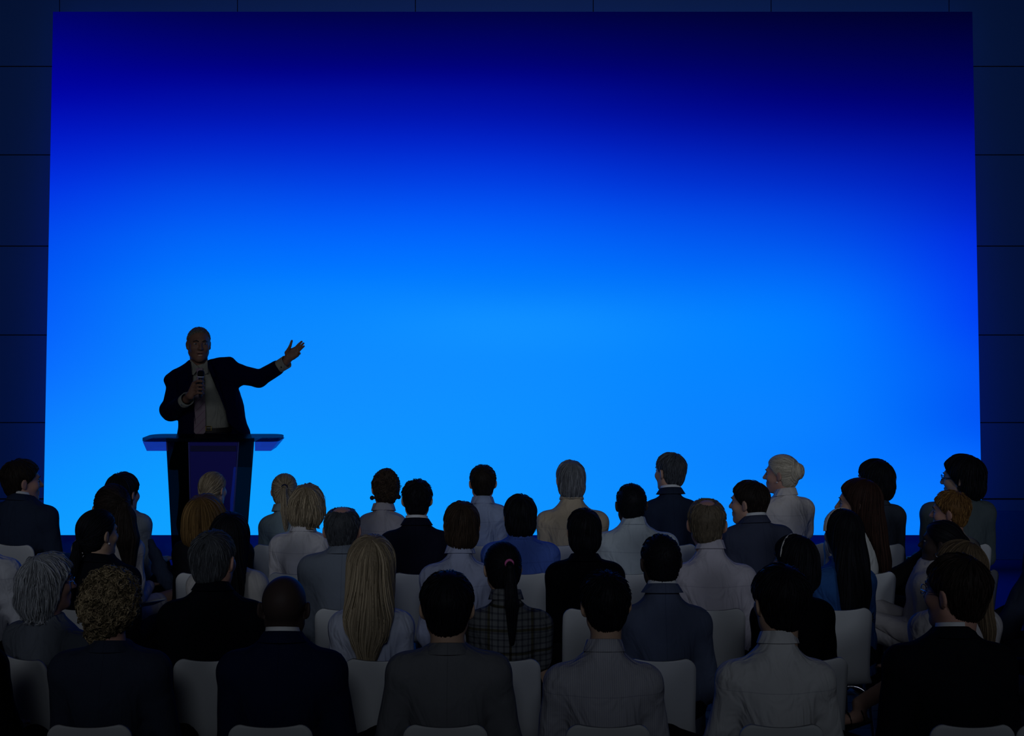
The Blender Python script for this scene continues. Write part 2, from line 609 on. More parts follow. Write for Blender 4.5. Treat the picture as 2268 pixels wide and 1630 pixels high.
# screen -------------------------------------------------------
SCRN = [  # rows of sRGB samples at seven columns
    (26, [(0, 0, 100), (0, 0, 81), (0, 0, 70), (0, 0, 64), (0, 0, 54), (0, 0, 45), (0, 0, 40)]),
    (82, [(0, 0, 120), (0, 0, 104), (0, 0, 95), (0, 0, 89), (0, 0, 76), (0, 0, 65), (0, 0, 58)]),
    (139, [(0, 0, 140), (0, 0, 126), (0, 0, 118), (0, 0, 112), (0, 0, 97), (0, 0, 84), (0, 0, 76)]),
    (195, [(0, 2, 158), (0, 6, 152), (0, 8, 148), (0, 6, 142), (0, 3, 122), (0, 0, 105), (0, 0, 94)]),
    (252, [(0, 12, 178), (0, 17, 174), (0, 18, 172), (0, 16, 166), (0, 9, 146), (0, 4, 130), (0, 2, 117)]),
    (308, [(0, 24, 196), (0, 31, 196), (0, 32, 196), (0, 30, 190), (0, 22, 171), (0, 16, 155), (0, 10, 144)]),
    (365, [(0, 38, 212), (0, 49, 213), (0, 50, 214), (0, 48, 212), (0, 38, 194), (0, 30, 180), (0, 19, 167)]),
    (421, [(0, 52, 226), (0, 68, 228), (0, 68, 230), (0, 66, 228), (0, 54, 213), (0, 44, 200), (0, 27, 186)]),
    (477, [(0, 66, 234), (0, 84, 240), (0, 86, 244), (0, 84, 242), (0, 73, 229), (0, 61, 218), (0, 36, 203)]),
    (534, [(0, 78, 240), (0, 99, 247), (0, 102, 252), (0, 100, 250), (0, 89, 240), (0, 76, 232), (0, 45, 224)]),
    (590, [(0, 86, 244), (0, 110, 251), (0, 115, 255), (0, 113, 253), (0, 103, 247), (0, 91, 242), (0, 53, 234)]),
    (647, [(2, 93, 248), (3, 121, 252), (4, 128, 255), (4, 126, 253), (2, 118, 251), (0, 105, 250), (0, 61, 241)]),
    (703, [(4, 98, 251), (6, 127, 253), (8, 135, 255), (12, 140, 255), (5, 130, 254), (0, 115, 254), (0, 66, 245)]),
    (816, [(8, 111, 255), (11, 135, 255), (13, 140, 255), (12, 140, 255), (6, 133, 255), (2, 120, 255), (0, 83, 246)]),
    (946, [(12, 130, 255), (13, 146, 255), (14, 146, 255), (12, 143, 255), (9, 133, 255), (6, 122, 255), (0, 87, 246)]),
    (1020, [(12, 140, 255), (12, 152, 255), (12, 151, 255), (12, 144, 255), (10, 134, 255), (6, 122, 255), (4, 104, 254)]),
    (1110, [(12, 150, 255), (12, 158, 255), (12, 155, 255), (12, 146, 255), (10, 138, 255), (8, 130, 255), (6, 116, 255)]),
    (1185, [(14, 156, 255), (14, 160, 255), (14, 157, 255), (12, 148, 255), (10, 141, 255), (8, 133, 255), (6, 122, 255)]),
]


def screen_mat():
    m, nt, p = nmat('backlit_screen')
    p.inputs['Base Color'].default_value = (.002, .004, .02, 1); p.inputs['Roughness'].default_value = .9
    p.inputs['Specular IOR Level'].default_value = 0
    a = N(nt, 'ShaderNodeAttribute'); a.attribute_name = 'picture'
    nt.links.new(a.outputs['Color'], p.inputs['Emission Color']); p.inputs['Emission Strength'].default_value = 1.0
    return m


root = empty('projection_screen', (0, D_SCR, EYE - (1185 - HOR) * D_SCR / F))
tag(root, 'huge glowing blue gradient screen leaning against the panelled wall behind the stage', 'screen')
zb = EYE - (1185 - HOR) * D_SCR / F; zt_ = EYE - (26 - HOR) * D_SCR_TOP / F
W2 = 1040.0 * D_SCR / F; XC = 1.5 * D_SCR / F
nu, nv = 64, 60
us = np.linspace(0, 1, nu); vs = np.linspace(0, 1, nv)     # v: 0 bottom .. 1 top
P = np.zeros((nv, nu, 3)); Cc = np.ones((nv, nu, 4))
tabY = np.array([r[0] for r in SCRN], float)
cols = np.array([[srgb(*c) for c in r[1]] for r in SCRN])
cxs = np.array([130, 420, 750, 1134, 1500, 1850, 2152.]); ucol = (cxs - 115) / (2152 - 115.)


def interp_smooth(x, xp, fp):
    m = np.gradient(fp, xp, axis=0)
    k = np.clip(np.searchsorted(xp, x, side='right') - 1, 0, len(xp) - 2)
    h = (xp[k + 1] - xp[k]); t = (x - xp[k]) / h
    sh = (-1,) + (1,) * (fp.ndim - 1)
    t = t.reshape(sh); h = h.reshape(sh)
    return (2 * t ** 3 - 3 * t ** 2 + 1) * fp[k] + (t ** 3 - 2 * t ** 2 + t) * h * m[k] + (-2 * t ** 3 + 3 * t ** 2) * fp[k + 1] + (t ** 3 - t ** 2) * h * m[k + 1]


py = 1185 - vs * (1185 - 26)
R1 = interp_smooth(py, tabY, cols ** (1 / 2.2))                       # (nv,7,3)
R2 = interp_smooth(us, ucol, np.swapaxes(R1, 0, 1))            # (nu,nv,3)
Cc[..., :3] = np.clip(np.swapaxes(R2, 0, 1), 0, 1) ** 2.2
for j, v in enumerate(vs):
    P[j, :, 0] = XC + (us * 2 - 1) * W2
    P[j, :, 1] = (D_SCR_TOP - D_SCR) * v
    P[j, :, 2] = (zt_ - zb) * v
idx = np.arange(nu * nv).reshape(nv, nu)
q = np.stack([idx[:-1, :-1], idx[:-1, 1:], idx[1:, 1:], idx[1:, :-1]], -1).reshape(-1, 4)
so = mesh('screen_panel', P.reshape(-1, 3), [q], screen_mat(), root, smooth=False)
ca = so.data.attributes.new('picture', 'FLOAT_COLOR', 'POINT')
ca.data.foreach_set('color', Cc.reshape(-1).astype(np.float32))
lean = (D_SCR_TOP - D_SCR) / (zt_ - zb)
fr = MB()
hgt = zt_ - zb
for (x0, x1, z0, z1) in ((-W2, -W2 + .05, 0, hgt), (W2 - .05, W2, 0, hgt), (-W2, W2, 0, .05), (-W2, W2, hgt - .05, hgt)):
    v = [(XC + x, lean * z + dy, z) for dy in (.002, .035) for x, z in ((x0, z0), (x1, z0), (x1, z1), (x0, z1))]
    fr.add(v, [[(0, 1, 2, 3), (7, 6, 5, 4), (0, 4, 5, 1), (1, 5, 6, 2), (2, 6, 7, 3), (3, 7, 4, 0)]])
fr.build('frame', basic('screen_frame', (.01, .01, .015), rough=.6), root)
# LED strip on the back of the frame: the halo on the wall
m_led, nt, p = nmat('led_strip')
p.inputs['Base Color'].default_value = (0, 0, 0, 1); p.inputs['Emission Color'].default_value = (.10, .38, 1, 1); p.inputs['Emission Strength'].default_value = 1.1
led = MB()
for (x0, x1, z0, z1) in ((-W2 + .004, -W2 + .02, .02, hgt - .02), (W2 - .02, W2 - .004, .02, hgt - .02), (-W2 + .02, W2 - .02, hgt - .02, hgt - .004)):
    v = [(XC + x, lean * z + dy, z) for dy in (.036, .044) for x, z in ((x0, z0), (x1, z0), (x1, z1), (x0, z1))]
    led.add(v, [[(0, 1, 2, 3), (7, 6, 5, 4), (0, 4, 5, 1), (1, 5, 6, 2), (2, 6, 7, 3), (3, 7, 4, 0)]])
led.build('light_strip', m_led, root)
for x in (-2.9, -1.0, 1.0, 2.9):
    ft = MB()
    ft.box((x - .03, .05, STAGE - zb), (x + .03, .11, .3))
    ft.box((x - .03, -.0, STAGE - zb), (x + .03, .36, STAGE - zb + .03))
    ft.build('foot', basic('screen_foot', (.004, .03, .22), rough=.8), root)


# ------------------------------------------------------------------ chair
def chair_parts():
    """local: seated pelvis at origin, sitter faces +Y, floor z=0"""
    prof = [(.225, .435, .17), (.20, .455, .19), (.10, .452, .195), (0, .446, .195), (-.10, .448, .19), (-.155, .462, .175), (-.185, .495, .155), (-.198, .54, .148), (-.208, .62, .146), (-.222, .72, .146), (-.236, .79, .144), (-.243, .828, .140)]
    P = np.array(prof)
    # arc length + smooth resample
    s = np.concatenate([[0], np.cumsum(np.hypot(np.diff(P[:, 0]), np.diff(P[:, 1])))])
    t = np.unique(np.concatenate([np.linspace(0, s[-1], 30), s[-1] - .045 * (1 - np.cos(np.linspace(0, math.pi / 2, 9))), .045 * (1 - np.cos(np.linspace(0, math.pi / 2, 9)))]))
    Q = interp_smooth(t, s, P)
    m = 17
    u = np.linspace(-1, 1, m)
    th = .011
    dz = np.gradient(Q[:, 0]); dw = np.gradient(Q[:, 1]); ln = np.hypot(dz, dw)
    nrm = np.stack([dw / ln, -dz / ln], 1)      # toward the sitter's side
    top, bot = [], []
    L = s[-1]
    for i in range(len(t)):
        w = Q[i, 2]
        r = .040                                       # rounded corners
        e = min(t[i], L - t[i])
        if e < r: w = w - r + math.sqrt(max(0, r * r - (r - e) ** 2))
        crv = .010 if t[i] > .42 else .004
        for dst, off in ((top, 0), (bot, th)):
            for a in u:
                bow = crv * (a * a)
                x = a * w
                y, z = Q[i, 0], Q[i, 1]
                if L - t[i] < .12: z += .007 * (a * a) * (1 - (L - t[i]) / .12)
                n = nrm[i]
                dst.append((x, y - n[0] * (off - bow) * -1 * -1, z - n[1] * (off - bow)))
    k = len(t)
    A = np.array(top); B = np.array(bot)
    V = np.vstack([A, B]); g = np.arange(k * m).reshape(k, m); o = k * m
    f = []
    for i in range(k - 1):
        for j in range(m - 1):
            f.append((g[i, j], g[i, j + 1], g[i + 1, j + 1], g[i + 1, j]))
            f.append((g[i, j] + o, g[i + 1, j] + o, g[i + 1, j + 1] + o, g[i, j + 1] + o))
    for i in range(k - 1):
        f.append((g[i, 0], g[i + 1, 0], g[i + 1, 0] + o, g[i, 0] + o))
        f.append((g[i, -1], g[i, -1] + o, g[i + 1, -1] + o, g[i + 1, -1]))
    for j in range(m - 1):
        f.append((g[0, j], g[0, j] + o, g[0, j + 1] + o, g[0, j + 1]))
        f.append((g[-1, j], g[-1, j + 1], g[-1, j + 1] + o, g[-1, j] + o))
    shell = (V, [np.array(f)])
    legs = []
    for sx in (-1, 1):
        for sy, yf, yt in ((1, .20, .12), (-1, -.21, -.13)):
            pts = [(sx * .06, yt * .9, .432), (sx * .11, yt, .431), (sx * .145, yt * 1.15, .41), (sx * .16, yt * 1.25, .36), (sx * .175, (yt * 1.25 + yf) / 2, .18), (sx * .19, yf, .012)]
            pp = np.array(pts); ss = np.linspace(0, len(pp) - 1, 22)
            c = interp_smooth(ss, np.arange(len(pp), dtype=float), pp)
            legs.append(c)
    return shell, legs


SHELL, LEGS = chair_parts()
_shell_me = _leg_me = None


def make_chair_proto():
    r = empty('chair', (0, 0, 0))
    o = mesh('seat_shell', SHELL[0], SHELL[1], CHAIR_WHITE, r)
    for c in LEGS:
        l = MB().tube(c, .0085, 10).build('leg', CHROME, r, smooth=True)
        fx = c[-1]
        MB().rings([np.array([(fx[0] + .011 * math.cos(a), fx[1] + .011 * math.sin(a), z) for a in np.linspace(0, 2 * math.pi, 12, endpoint=False)]) for z in (.0, .016)]).build('rubber_foot', RUBBER, l)
    MB().box((-.07, -.12, .4335), (.07, .12, .4395)).build('mounting_plate', CHROME, r)
    return r


proto = make_chair_proto()
proto_used = [False]


def dup(root, loc, rz):
    r = root.copy(); COL.objects.link(r); r.location = loc; r.rotation_euler = (0, 0, rz)
    for ch in list(root.children):
        c = ch.copy(); COL.objects.link(c); c.parent = r
        for g in ch.children:
            d = g.copy(); COL.objects.link(d); d.parent = c
    return r


def chair(x, y, rz, label):
    if not proto_used[0]:
        proto.location = (x, y, 0); proto.rotation_euler = (0, 0, rz); proto_used[0] = True
        r = proto
    else:
        r = dup(proto, (x, y, 0), rz)
    tag(r, label, 'chair', 'white moulded audience chairs')
    return r


# ------------------------------------------------------------------ heads and hair
def head_prims(hs, wx=1.0, ear=0.0):
    """list of (op, primitive, k) in the head frame: +Y face, Z up, origin mid head"""
    w = wx
    S = lambda *a: tuple(np.array(a) * hs)
    out = [
        ('a', ell(S(0, -.012, .024), S(.075 * w, .093, .084)), .02 * hs),
        ('a', ell(S(0, .028, -.040), S(.058 * w, .060, .078)), .03 * hs),
        ('a', cap(S(-.044 * w, .0, -.058), S(-.012, .062, -.103), .022 * hs, .018 * hs), .03 * hs),
        ('a', cap(S(.044 * w, .0, -.058), S(.012, .062, -.103), .022 * hs, .018 * hs), .03 * hs),
        ('a', ell(S(0, .068, -.103), S(.020, .018, .016)), .015 * hs),
        ('a', cap(S(-.030, .074, .020), S(.030, .074, .020), .013 * hs, .013 * hs), .015 * hs),
        ('c', ell(S(-.031, .096, .000), S(.017, .016, .010)), .012 * hs),
        ('c', ell(S(.031, .096, .000), S(.017, .016, .010)), .012 * hs),
        ('a', cap(S(0, .083, .008), S(0, .106, -.034), .007 * hs, .0115 * hs), .010 * hs),
        ('a', ell(S(-.012, .094, -.037), S(.008, .010, .007)), .006 * hs),
        ('a', ell(S(.012, .094, -.037), S(.008, .010, .007)), .006 * hs),
        ('a', cap(S(-.016, .085, -.063), S(.016, .085, -.063), .0065 * hs, .0065 * hs), .008 * hs),
        ('a', cap(S(-.014, .083, -.077), S(.014, .083, -.077), .0075 * hs, .0075 * hs), .008 * hs),
        ('c', cap(S(-.02, .096, -.070), S(.02, .096, -.070), .003 * hs, .003 * hs), .004 * hs),
        ('a', ell(S(-.040, .056, -.030), S(.022, .026, .024)), .02 * hs),
        ('a', ell(S(.040, .056, -.030), S(.022, .026, .024)), .02 * hs),
    ]
    for s in (-1, 1):
        R = (rotz(s * .42) @ roty(s * .10) @ rotx(-.15))
        out.append(('a', ell(S(s * (.083 - ear) * w, -.010, -.008), S(.0075, .019, .029), R), .006 * hs))
        out.append(('a', ell(S(s * .076 * w, -.004, -.030), S(.007, .010, .013), R), .006 * hs))
        out.append(('c', ell(S(s * (.093 - ear) * w, -.003, -.004), S(.0065, .011, .018), R), .004 * hs))
    return out


def add_xf(F_, op, prim, k, R, c):
    """apply a head-frame primitive to a person-frame field"""
    fn, lo, hi = prim
    lo = np.asarray(lo, float); hi = np.asarray(hi, float)
    cs = np.array([[(lo, hi)[i][0], (lo, hi)[j][1], (lo, hi)[l][2]] for i in (0, 1) for j in (0, 1) for l in (0, 1)]) @ R.T + c

    def g(X, Y, Z):
        x, y, z = X - c[0], Y - c[1], Z - c[2]
        return fn(R[0][0] * x + R[1][0] * y + R[2][0] * z, R[0][1] * x + R[1][1] * y + R[2][1] * z, R[0][2] * x + R[1][2] * y + R[2][2] * z)
    pr = (g, cs.min(0), cs.max(0))
    if op == 'a': F_.add(pr, k)
    else: F_.cut(pr, k)


def P3(fn, c):
    return fn(c[..., 0], c[..., 1], c[..., 2])


def hair_def(style, hs, kw):
    """returns dict: sdf fn(X,Y,Z), bbox, lock groups"""
    t = kw.get('thick', {'short': .008, 'crop': .004, 'thin': .005, 'curly': .022, 'bob': .014, 'long': .012}.get(style, .009))
    w = kw.get('wx', 1.0)
    e1 = ell((0, -.014, .026), (.077 * w + t, .096 + t, .085 + t))[0]
    e2 = ell((0, -.036, -.034), (.063 * w + t, .060 + t, .066 + t * .5))[0]
    nape = kw.get('nape', -.088)
    L = kw.get('len', .30)
    extra = []
    cuts = []
    groups = []
    bbox = [(-.125, -.15, -.13), (.125, .115, .145)]

    def base(X, Y, Z):
        d = smin(e1(X, Y, Z), e2(X, Y, Z), .03)
        if style in ('short', 'crop', 'spiky', 'thin', 'bald'):
            d = d + (t - .0015) * np.clip((.035 - Z) / .07, 0, 1)
            ear = np.sqrt(((np.abs(X) - .088) / .030) ** 2 + ((Y + .006) / .020) ** 2 + ((Z + .012) / .034) ** 2)
            d = smax(d, (1 - ear) * .02, .006)
        hl = kw.get('hairline', 0.0)
        c = np.minimum(np.maximum(Y + .022, nape - Z), ((1.05 * (Y - .0) - .018 + hl) - Z) / 1.45)
        c = np.maximum(c, -(0.30 * 0 + 0) + (Y - (.072 + .25 * 0)) * 0 + np.full_like(d, -1))
        return smax(d, c, .010)
    W = np.array(kw.get('whorl', (.01, -.055, .10)))
    cnt = kw.get('n', None)
    if style == 'short':
        groups = [dict(n=cnt or 420, L=.042, r=.0034, flow='whorl', lift=kw.get('lift', .004), S=5)]
    elif style == 'spiky':
        groups = [dict(n=cnt or 420, L=.036, r=.0036, flow='whorl', lift=kw.get('lift', .008), S=5, jit=.35)]
    elif style == 'crop':
        groups = [dict(n=520, L=.012, r=.003, flow='whorl', lift=.002, S=4)]
    elif style == 'medium':      # longer man's hair to the collar
        extra = [ell((0, -.045, -.045), (.074 * w + t * .6, .062 + t, .075))]
        nape = kw.get('nape', -.11)
        groups = [dict(n=cnt or 420, L=.085, r=.0038, flow='whorl', lift=.004, S=8)]
    elif style == 'bald':
        cuts = [ell(kw.get('patch', (0, .02, .115)), kw.get('pr', (.062, .10, .075)))]
        groups = [dict(n=cnt or 360, L=.028, r=.0028, flow='whorl', lift=.002, S=5)]
    elif style == 'thin':
        groups = [dict(n=620, L=.035, r=.0022, flow='whorl', lift=.004, S=5)]
    elif style in ('bob', 'messybob'):
        z1 = -L
        lv = smooth_levels([(z1, 0, -.045, .062, .045), (z1 + .03, 0, -.042, .088, .075), (z1 + .07, 0, -.034, .098, .092), (-.02, 0, -.026, .094 * w + .004, .100), (.05, 0, -.018, .080, .095), (.09, 0, -.014, .05, .06)])
        extra = [loft(lv)]
        groups = [dict(n=cnt or 460, L=.16, r=.0042, flow='whorl', lift=.003 if style == 'bob' else .009, S=12, jit=.10 if style == 'bob' else .5)]
        bbox[0] = (-.13, -.16, z1 - .02)
    elif style == 'long':
        z1 = -L
        wd = kw.get('wd', .085)
        tp = kw.get('taper', .85)
        lx = kw.get('sxl', 0)
        lv = smooth_levels([(z1, lx, kw.get('bk', -.165), wd * tp * .8, .012), (z1 + .06, lx * .9, kw.get('bk', -.165) + .005, wd * (tp * .7 + .3), .026), (z1 * .55, lx * .55, kw.get('bk', -.165) + .035, wd, .042), (-.10, 0, -.068, wd * 1.02, .068), (-.02, 0, -.030, .090, .092), (.05, 0, -.018, .078, .092), (.09, 0, -.014, .05, .06)])
        extra = [loft(lv)]
        groups = [dict(n=cnt or 460, L=L + .06, r=.0042, flow='whorl', lift=.003, S=20, jit=.12),
                  dict(n=120, L=.10 + .2 * L, r=.0035, flow='whorl', lift=.002, S=12, low=z1 + .10, jit=.25, free=1)]
        bbox[0] = (-.14, -.22, z1 - .02)
    elif style == 'pony':
        T = np.array(kw.get('tie', (0, -.112, .045)))
        z1 = -L
        tw = kw.get('tw', .022)
        p1 = T + (0, -.022, -.012)
        p2 = np.array([T[0], T[1] - .022, T[2] - .07]); p3 = np.array([T[0] + kw.get('sx', 0) * .5, min(T[1], -.095) + kw.get('back', 0.0), (T[2] + z1) / 2]); p4 = np.array([T[0] + kw.get('sx', 0), min(T[1], -.09) + kw.get('back', 0.0), z1])
        extra = [cap(T, p1, .012, .016), cap(p1, p2, .016, tw), cap(p2, p3, tw, tw * 1.1), cap(p3, p4, tw * 1.1, tw * .35)]
        groups = [dict(n=340, L=.12, r=.0030, flow='tie', T=T, lift=.0015, S=9, reg='head'),
                  dict(n=kw.get('tn', 170), L=L * .8, r=.0036, flow='down', lift=.002, S=14, reg='tail', T=T, jit=.12)]
        bbox = [(-.13 - abs(kw.get('sx', 0)), min(T[1], -.11) - .09 - abs(kw.get('back', 0)), z1 - .02), (.13 + abs(kw.get('sx', 0)), .115, .145)]
    elif style == 'bun':
        T = np.array(kw.get('tie', (0, -.118, .020)))
        br = kw.get('br', (.038, .030, .046))
        extra = [ell(T, br)]
        groups = [dict(n=420, L=.13, r=.0028, flow='tie', T=T, lift=.001, S=9, reg='head'),
                  dict(n=150, L=.10, r=.0045, flow='swirl', T=T, lift=.002, S=10, reg='bun')]
        bbox[0] = (-.13, -.20, -.13)
    elif style == 'updo':
        rs = np.random.RandomState(4)
        extra = [ell((.01, -.10, .075), (.045, .035, .04)), ell((.03, -.112, .03), (.036, .032, .04)), ell((.035, -.105, -.03), (.026, .026, .035)), ell((0.0, -.07, .105), (.05, .05, .03))]
        T = np.array((.025, -.12, .03))
        groups = [dict(n=320, L=.10, r=.003, flow='tie', T=T, lift=.001, S=9, reg='head'),
                  dict(n=200, L=.09, r=.0045, flow='curl', T=T, lift=.006, S=12, reg='all', low=.14, jit=.8),
                  dict(n=26, L=.09, r=.0035, flow='curl', T=T, lift=.014, S=12, jit=1.0, reg='bun')]
        bbox[0] = (-.13, -.18, -.13)
    elif style == 'curly':
        extra = [ell((0, -.035, .005), (.110, .105, .092)), ell((-.022, -.06, -.085), (.050, .045, .050)), ell((.0, -.03, .05), (.098, .105, .09))]
        groups = [dict(n=cnt or 620, L=.10, r=.0052, flow='curl', lift=.010, S=17, jit=1.0, reg='all', T=np.array((0, 0, 0)))]
        bbox = [(-.15, -.18, -.18), (.15, .12, .17)]
    elif style == 'wavy':       # grey hair to the collar with flipped ends
        lv = smooth_levels([(-L, 0, -.05, .078, .05), (-L + .04, 0, -.055, .092, .07), (-.06, 0, -.04, .094, .085), (0, 0, -.025, .095, .10), (.06, 0, -.018, .082, .095), (.10, 0, -.014, .05, .06)])
        extra = [loft(lv)]
        groups = [dict(n=520, L=.15, r=.0040, flow='whorl', lift=.012, S=13, jit=.55)]
        bbox = [(-.14, -.17, -L - .03), (.14, .12, .16)]
    elif style == 'braids':
        extra = [ell((0, -.10, .0), (.055, .05, .055))]
        T = np.array((0, -.135, -.01))
        groups = [dict(n=120, L=.17, r=.0052, flow='tie', T=T, lift=.003, S=12, reg='head'), dict(n=60, L=.08, r=.005, flow='swirl', T=T, lift=.003, S=9, reg='bun')]
        bbox[0] = (-.13, -.18, -.13)
    cut_face = style in ('bob', 'messybob', 'long', 'wavy', 'curly')
    lump = kw.get('lump', .0)

    def sdf(X, Y, Z):
        X, Y, Z = X / hs, Y / hs, Z / hs
        d = base(X, Y, Z)
        for c in cuts:
            d = smax(d, -c[0](X, Y, Z), .008)
        e = None
        for x in extra:
            v = x[0](X, Y, Z)
            e = v if e is None else smin(e, v, .012)
        if e is not None:
            if cut_face:
                fl = .020 - .10 * np.clip(-.03 - Z, 0, .4)          # nothing in front of the face
                fl = np.where(Z > .0, .020 + 1.0 * Z, fl)
                e = smax(e, Y - fl, .012)
                if style in ('bob', 'messybob', 'wavy'):
                    e = smax(e, -(np.sqrt((X / .045) ** 2 + ((Y - .02) / .06) ** 2) - 1) * .045 + 0 * Z - np.where(Z > -.12, .04, 0), .01) if False else e
            d = smin(d, e, .014)
        if style in ('curly', 'wavy', 'updo', 'messybob', 'spiky'):
            a = {'curly': .010, 'wavy': .004, 'updo': .004, 'messybob': .004, 'spiky': .003}[style]
            d = d + a * (np.sin(X * 95 + 1.3 * np.sin(Z * 60)) * np.sin(Z * 80 + 1.7 * np.sin(Y * 70)) * np.sin(Y * 75 + X * 20))
        return d * hs
    bbox = [np.array(b) * hs for b in bbox]
    return sdf, bbox, groups, W * hs


NMUL = {'curly': 2.6, 'braids': 1.0, 'crop': 1.6}


def build_hair(style, hs, R, c, mat, parent, kw, seed, zmin_person=None):
    rs = np.random.RandomState(seed)
    sdf, bbox, groups, W = hair_def(style, hs, kw)
    res = kw.get('res', .0065)
    ax = [np.arange(bbox[0][i], bbox[1][i], res) for i in range(3)]
    fld = Field(*ax)
    X = fld.a[0][:, None, None]; Y = fld.a[1][None, :, None]; Z = fld.a[2][None, None, :]
    fld.v = (sdf(X, Y, Z) + np.zeros(fld.v.shape)).astype(np.float32)
    V, Q = fld.mesh()
    shellcol = np.full(len(V), .22) + rs.uniform(-.1, .1, len(V))
    allV = [V]; allF = [Q]; allA = [shellcol]; off = len(V)

    def grad(p, e=.002):
        g = np.zeros_like(p)
        for i in range(3):
            q = p.copy(); q[:, i] += e; r_ = p.copy(); r_[:, i] -= e
            g[:, i] = P3(sdf, q) - P3(sdf, r_)
        return g / (np.linalg.norm(g, axis=1, keepdims=True) + 1e-9)
    for gr in groups:
        n = int(gr['n'] * NMUL.get(style, 1.9)); gr['r'] *= .66
        cand = V
        reg = gr.get('reg')
        T = np.array(gr.get('T', (0, 0, 0))) * hs
        if reg == 'tail':
            cand = V[(V[:, 2] < T[2] + .012) & (V[:, 1] < T[1] + .02) & (V[:, 2] > bbox[0][2] + .04)]
        elif reg == 'head':
            cand = V[V[:, 1] > T[1] + .02 * hs]
        elif reg == 'bun':
            cand = V[np.linalg.norm(V - T, axis=1) < .07 * hs]
        if 'low' in gr and reg != 'all': cand = V[V[:, 2] < gr['low'] * hs]
        if len(cand) < 5: continue
        p = cand[rs.randint(0, len(cand), n)] + rs.uniform(-res / 2, res / 2, (n, 3))
        S = gr['S']; step = gr['L'] * hs / (S - 1) * rs.uniform(.7, 1.15, (n, 1))
        jit = gr.get('jit', .15)
        jv = rs.normal(0, 1, (n, 3)) * jit * .5
        path = []
        ph = rs.uniform(0, 6.28, n); pr = None
        lift = gr['lift'] * hs * rs.uniform(.4, 1.6, n)
        for i in range(S):
            tt = i / (S - 1.0)
            for _ in range(2):
                d = P3(sdf, p) - (0.0006 + lift * tt * (np.clip((p[:, 2] / hs + .06) / .10, .15, 1) if style in ('short', 'crop', 'spiky', 'thin', 'bald') else 1))
                p = p - grad(p) * (d * (0.9 if not gr.get('free') or tt < .3 else .35))[:, None]
            path.append(p.copy())
            fl = gr['flow']
            g = grad(p)
            if fl == 'whorl':
                v = p - W; v /= np.linalg.norm(v, axis=1, keepdims=True) + 1e-6
                dist = np.linalg.norm(p - W, axis=1)[:, None]
                v = v + np.array([0, 0, -1.]) * np.clip(dist * 9, 0, 1.6)
                sw = np.cross(np.array([0, 0, 1.]), p - W); sw /= np.linalg.norm(sw, axis=1, keepdims=True) + 1e-6
                v = v + .5 * sw * np.clip(1 - dist * 18, 0, 1)
            elif fl == 'tie':
                v = T - p; dd = np.linalg.norm(v, axis=1, keepdims=True); v = v / (dd + 1e-6)
            elif fl == 'down':
                v = np.tile([0, 0, -1.], (n, 1))
            elif fl == 'swirl':
                v = np.cross(np.array([0, 1., 0]), p - T); v /= np.linalg.norm(v, axis=1, keepdims=True) + 1e-6
            elif fl == 'curl':
                a = ph + i * (.72 if style == 'curly' else 1.15)
                t1 = np.cross(g, [0, 0, 1.]); t1 /= np.linalg.norm(t1, axis=1, keepdims=True) + 1e-6
                t2 = np.cross(g, t1)
                v = np.cos(a)[:, None] * t1 * 1.1 + np.sin(a)[:, None] * t2 * 1.1 + np.array([0, 0, -.5])
            v = v + jv
            v = v - g * np.sum(v * g, axis=1, keepdims=True)
            v /= np.linalg.norm(v, axis=1, keepdims=True) + 1e-6
            if pr is not None and fl != 'curl': v = .5 * v + .5 * pr; v /= np.linalg.norm(v, axis=1, keepdims=True) + 1e-6
            pr = v
            if fl == 'tie':
                stop = (np.linalg.norm(p - T, axis=1) < .012 * hs)[:, None]
                p = np.where(stop, p, p + v * step)
            else:
                p = p + v * step
            if fl in ('whorl', 'down') and kw.get('zend') is not None:
                pass
        path = np.stack(path, 1)
        prof = np.sin(np.linspace(.35, 3.05, S)) ** .6
        rad = gr['r'] * hs * prof[None] * rs.uniform(.6, 1.25, (n, 1))
        tv, tq = tubes(path, rad, 3)
        allV.append(tv); allF.append(tq + off); off += len(tv)
        allA.append(np.repeat(np.clip(rs.beta(1.3, 1.6, n), 0, 1), S * 3))
    VV = np.vstack(allV)
    if kw.get('vt'):
        z0, z1, tp = kw['vt'][0] * hs, kw['vt'][1] * hs, kw['vt'][2]
        q_ = np.clip((z0 - VV[:, 2]) / (z0 - z1), 0, 1.15)
        VV[:, 0] *= 1 - (1 - tp) * q_ ** 1.2
        VV[:, 0] += .010 * hs * np.sin(VV[:, 2] * 30 + VV[:, 0] * 40) * q_
        VV[:, 2] -= (.012 * hs * np.sin(VV[:, 0] * 170) + .03 * hs * (1 - np.abs(VV[:, 0]) / .05)) * q_ * (np.abs(VV[:, 0]) < .08)
    VV = VV @ R.T + c
    return mesh('hair', VV, [np.concatenate(allF)], mat, parent, attr=np.concatenate(allA))


# ------------------------------------------------------------------ seated figures
ROW = {'A': 4.55, 'B': 5.33, 'C': 6.15, 'D': 6.91, 'E': 7.67}
NOMW = {'short': (.166, .205), 'spiky': (.176, .215), 'crop': (.158, .195), 'medium': (.176, .21), 'bald': (.160, .198), 'thin': (.168, .205), 'bob': (.196, .21), 'messybob': (.206, .22), 'long': (.184, .205), 'pony': (.166, .21), 'bun': (.162, .235), 'updo': (.168, .22), 'curly': (.235, .235), 'wavy': (.20, .215), 'braids': (.166, .225), 'none': (.152, .186)}
WHITE_SH = (.60, .61, .63)
seedc = [10]


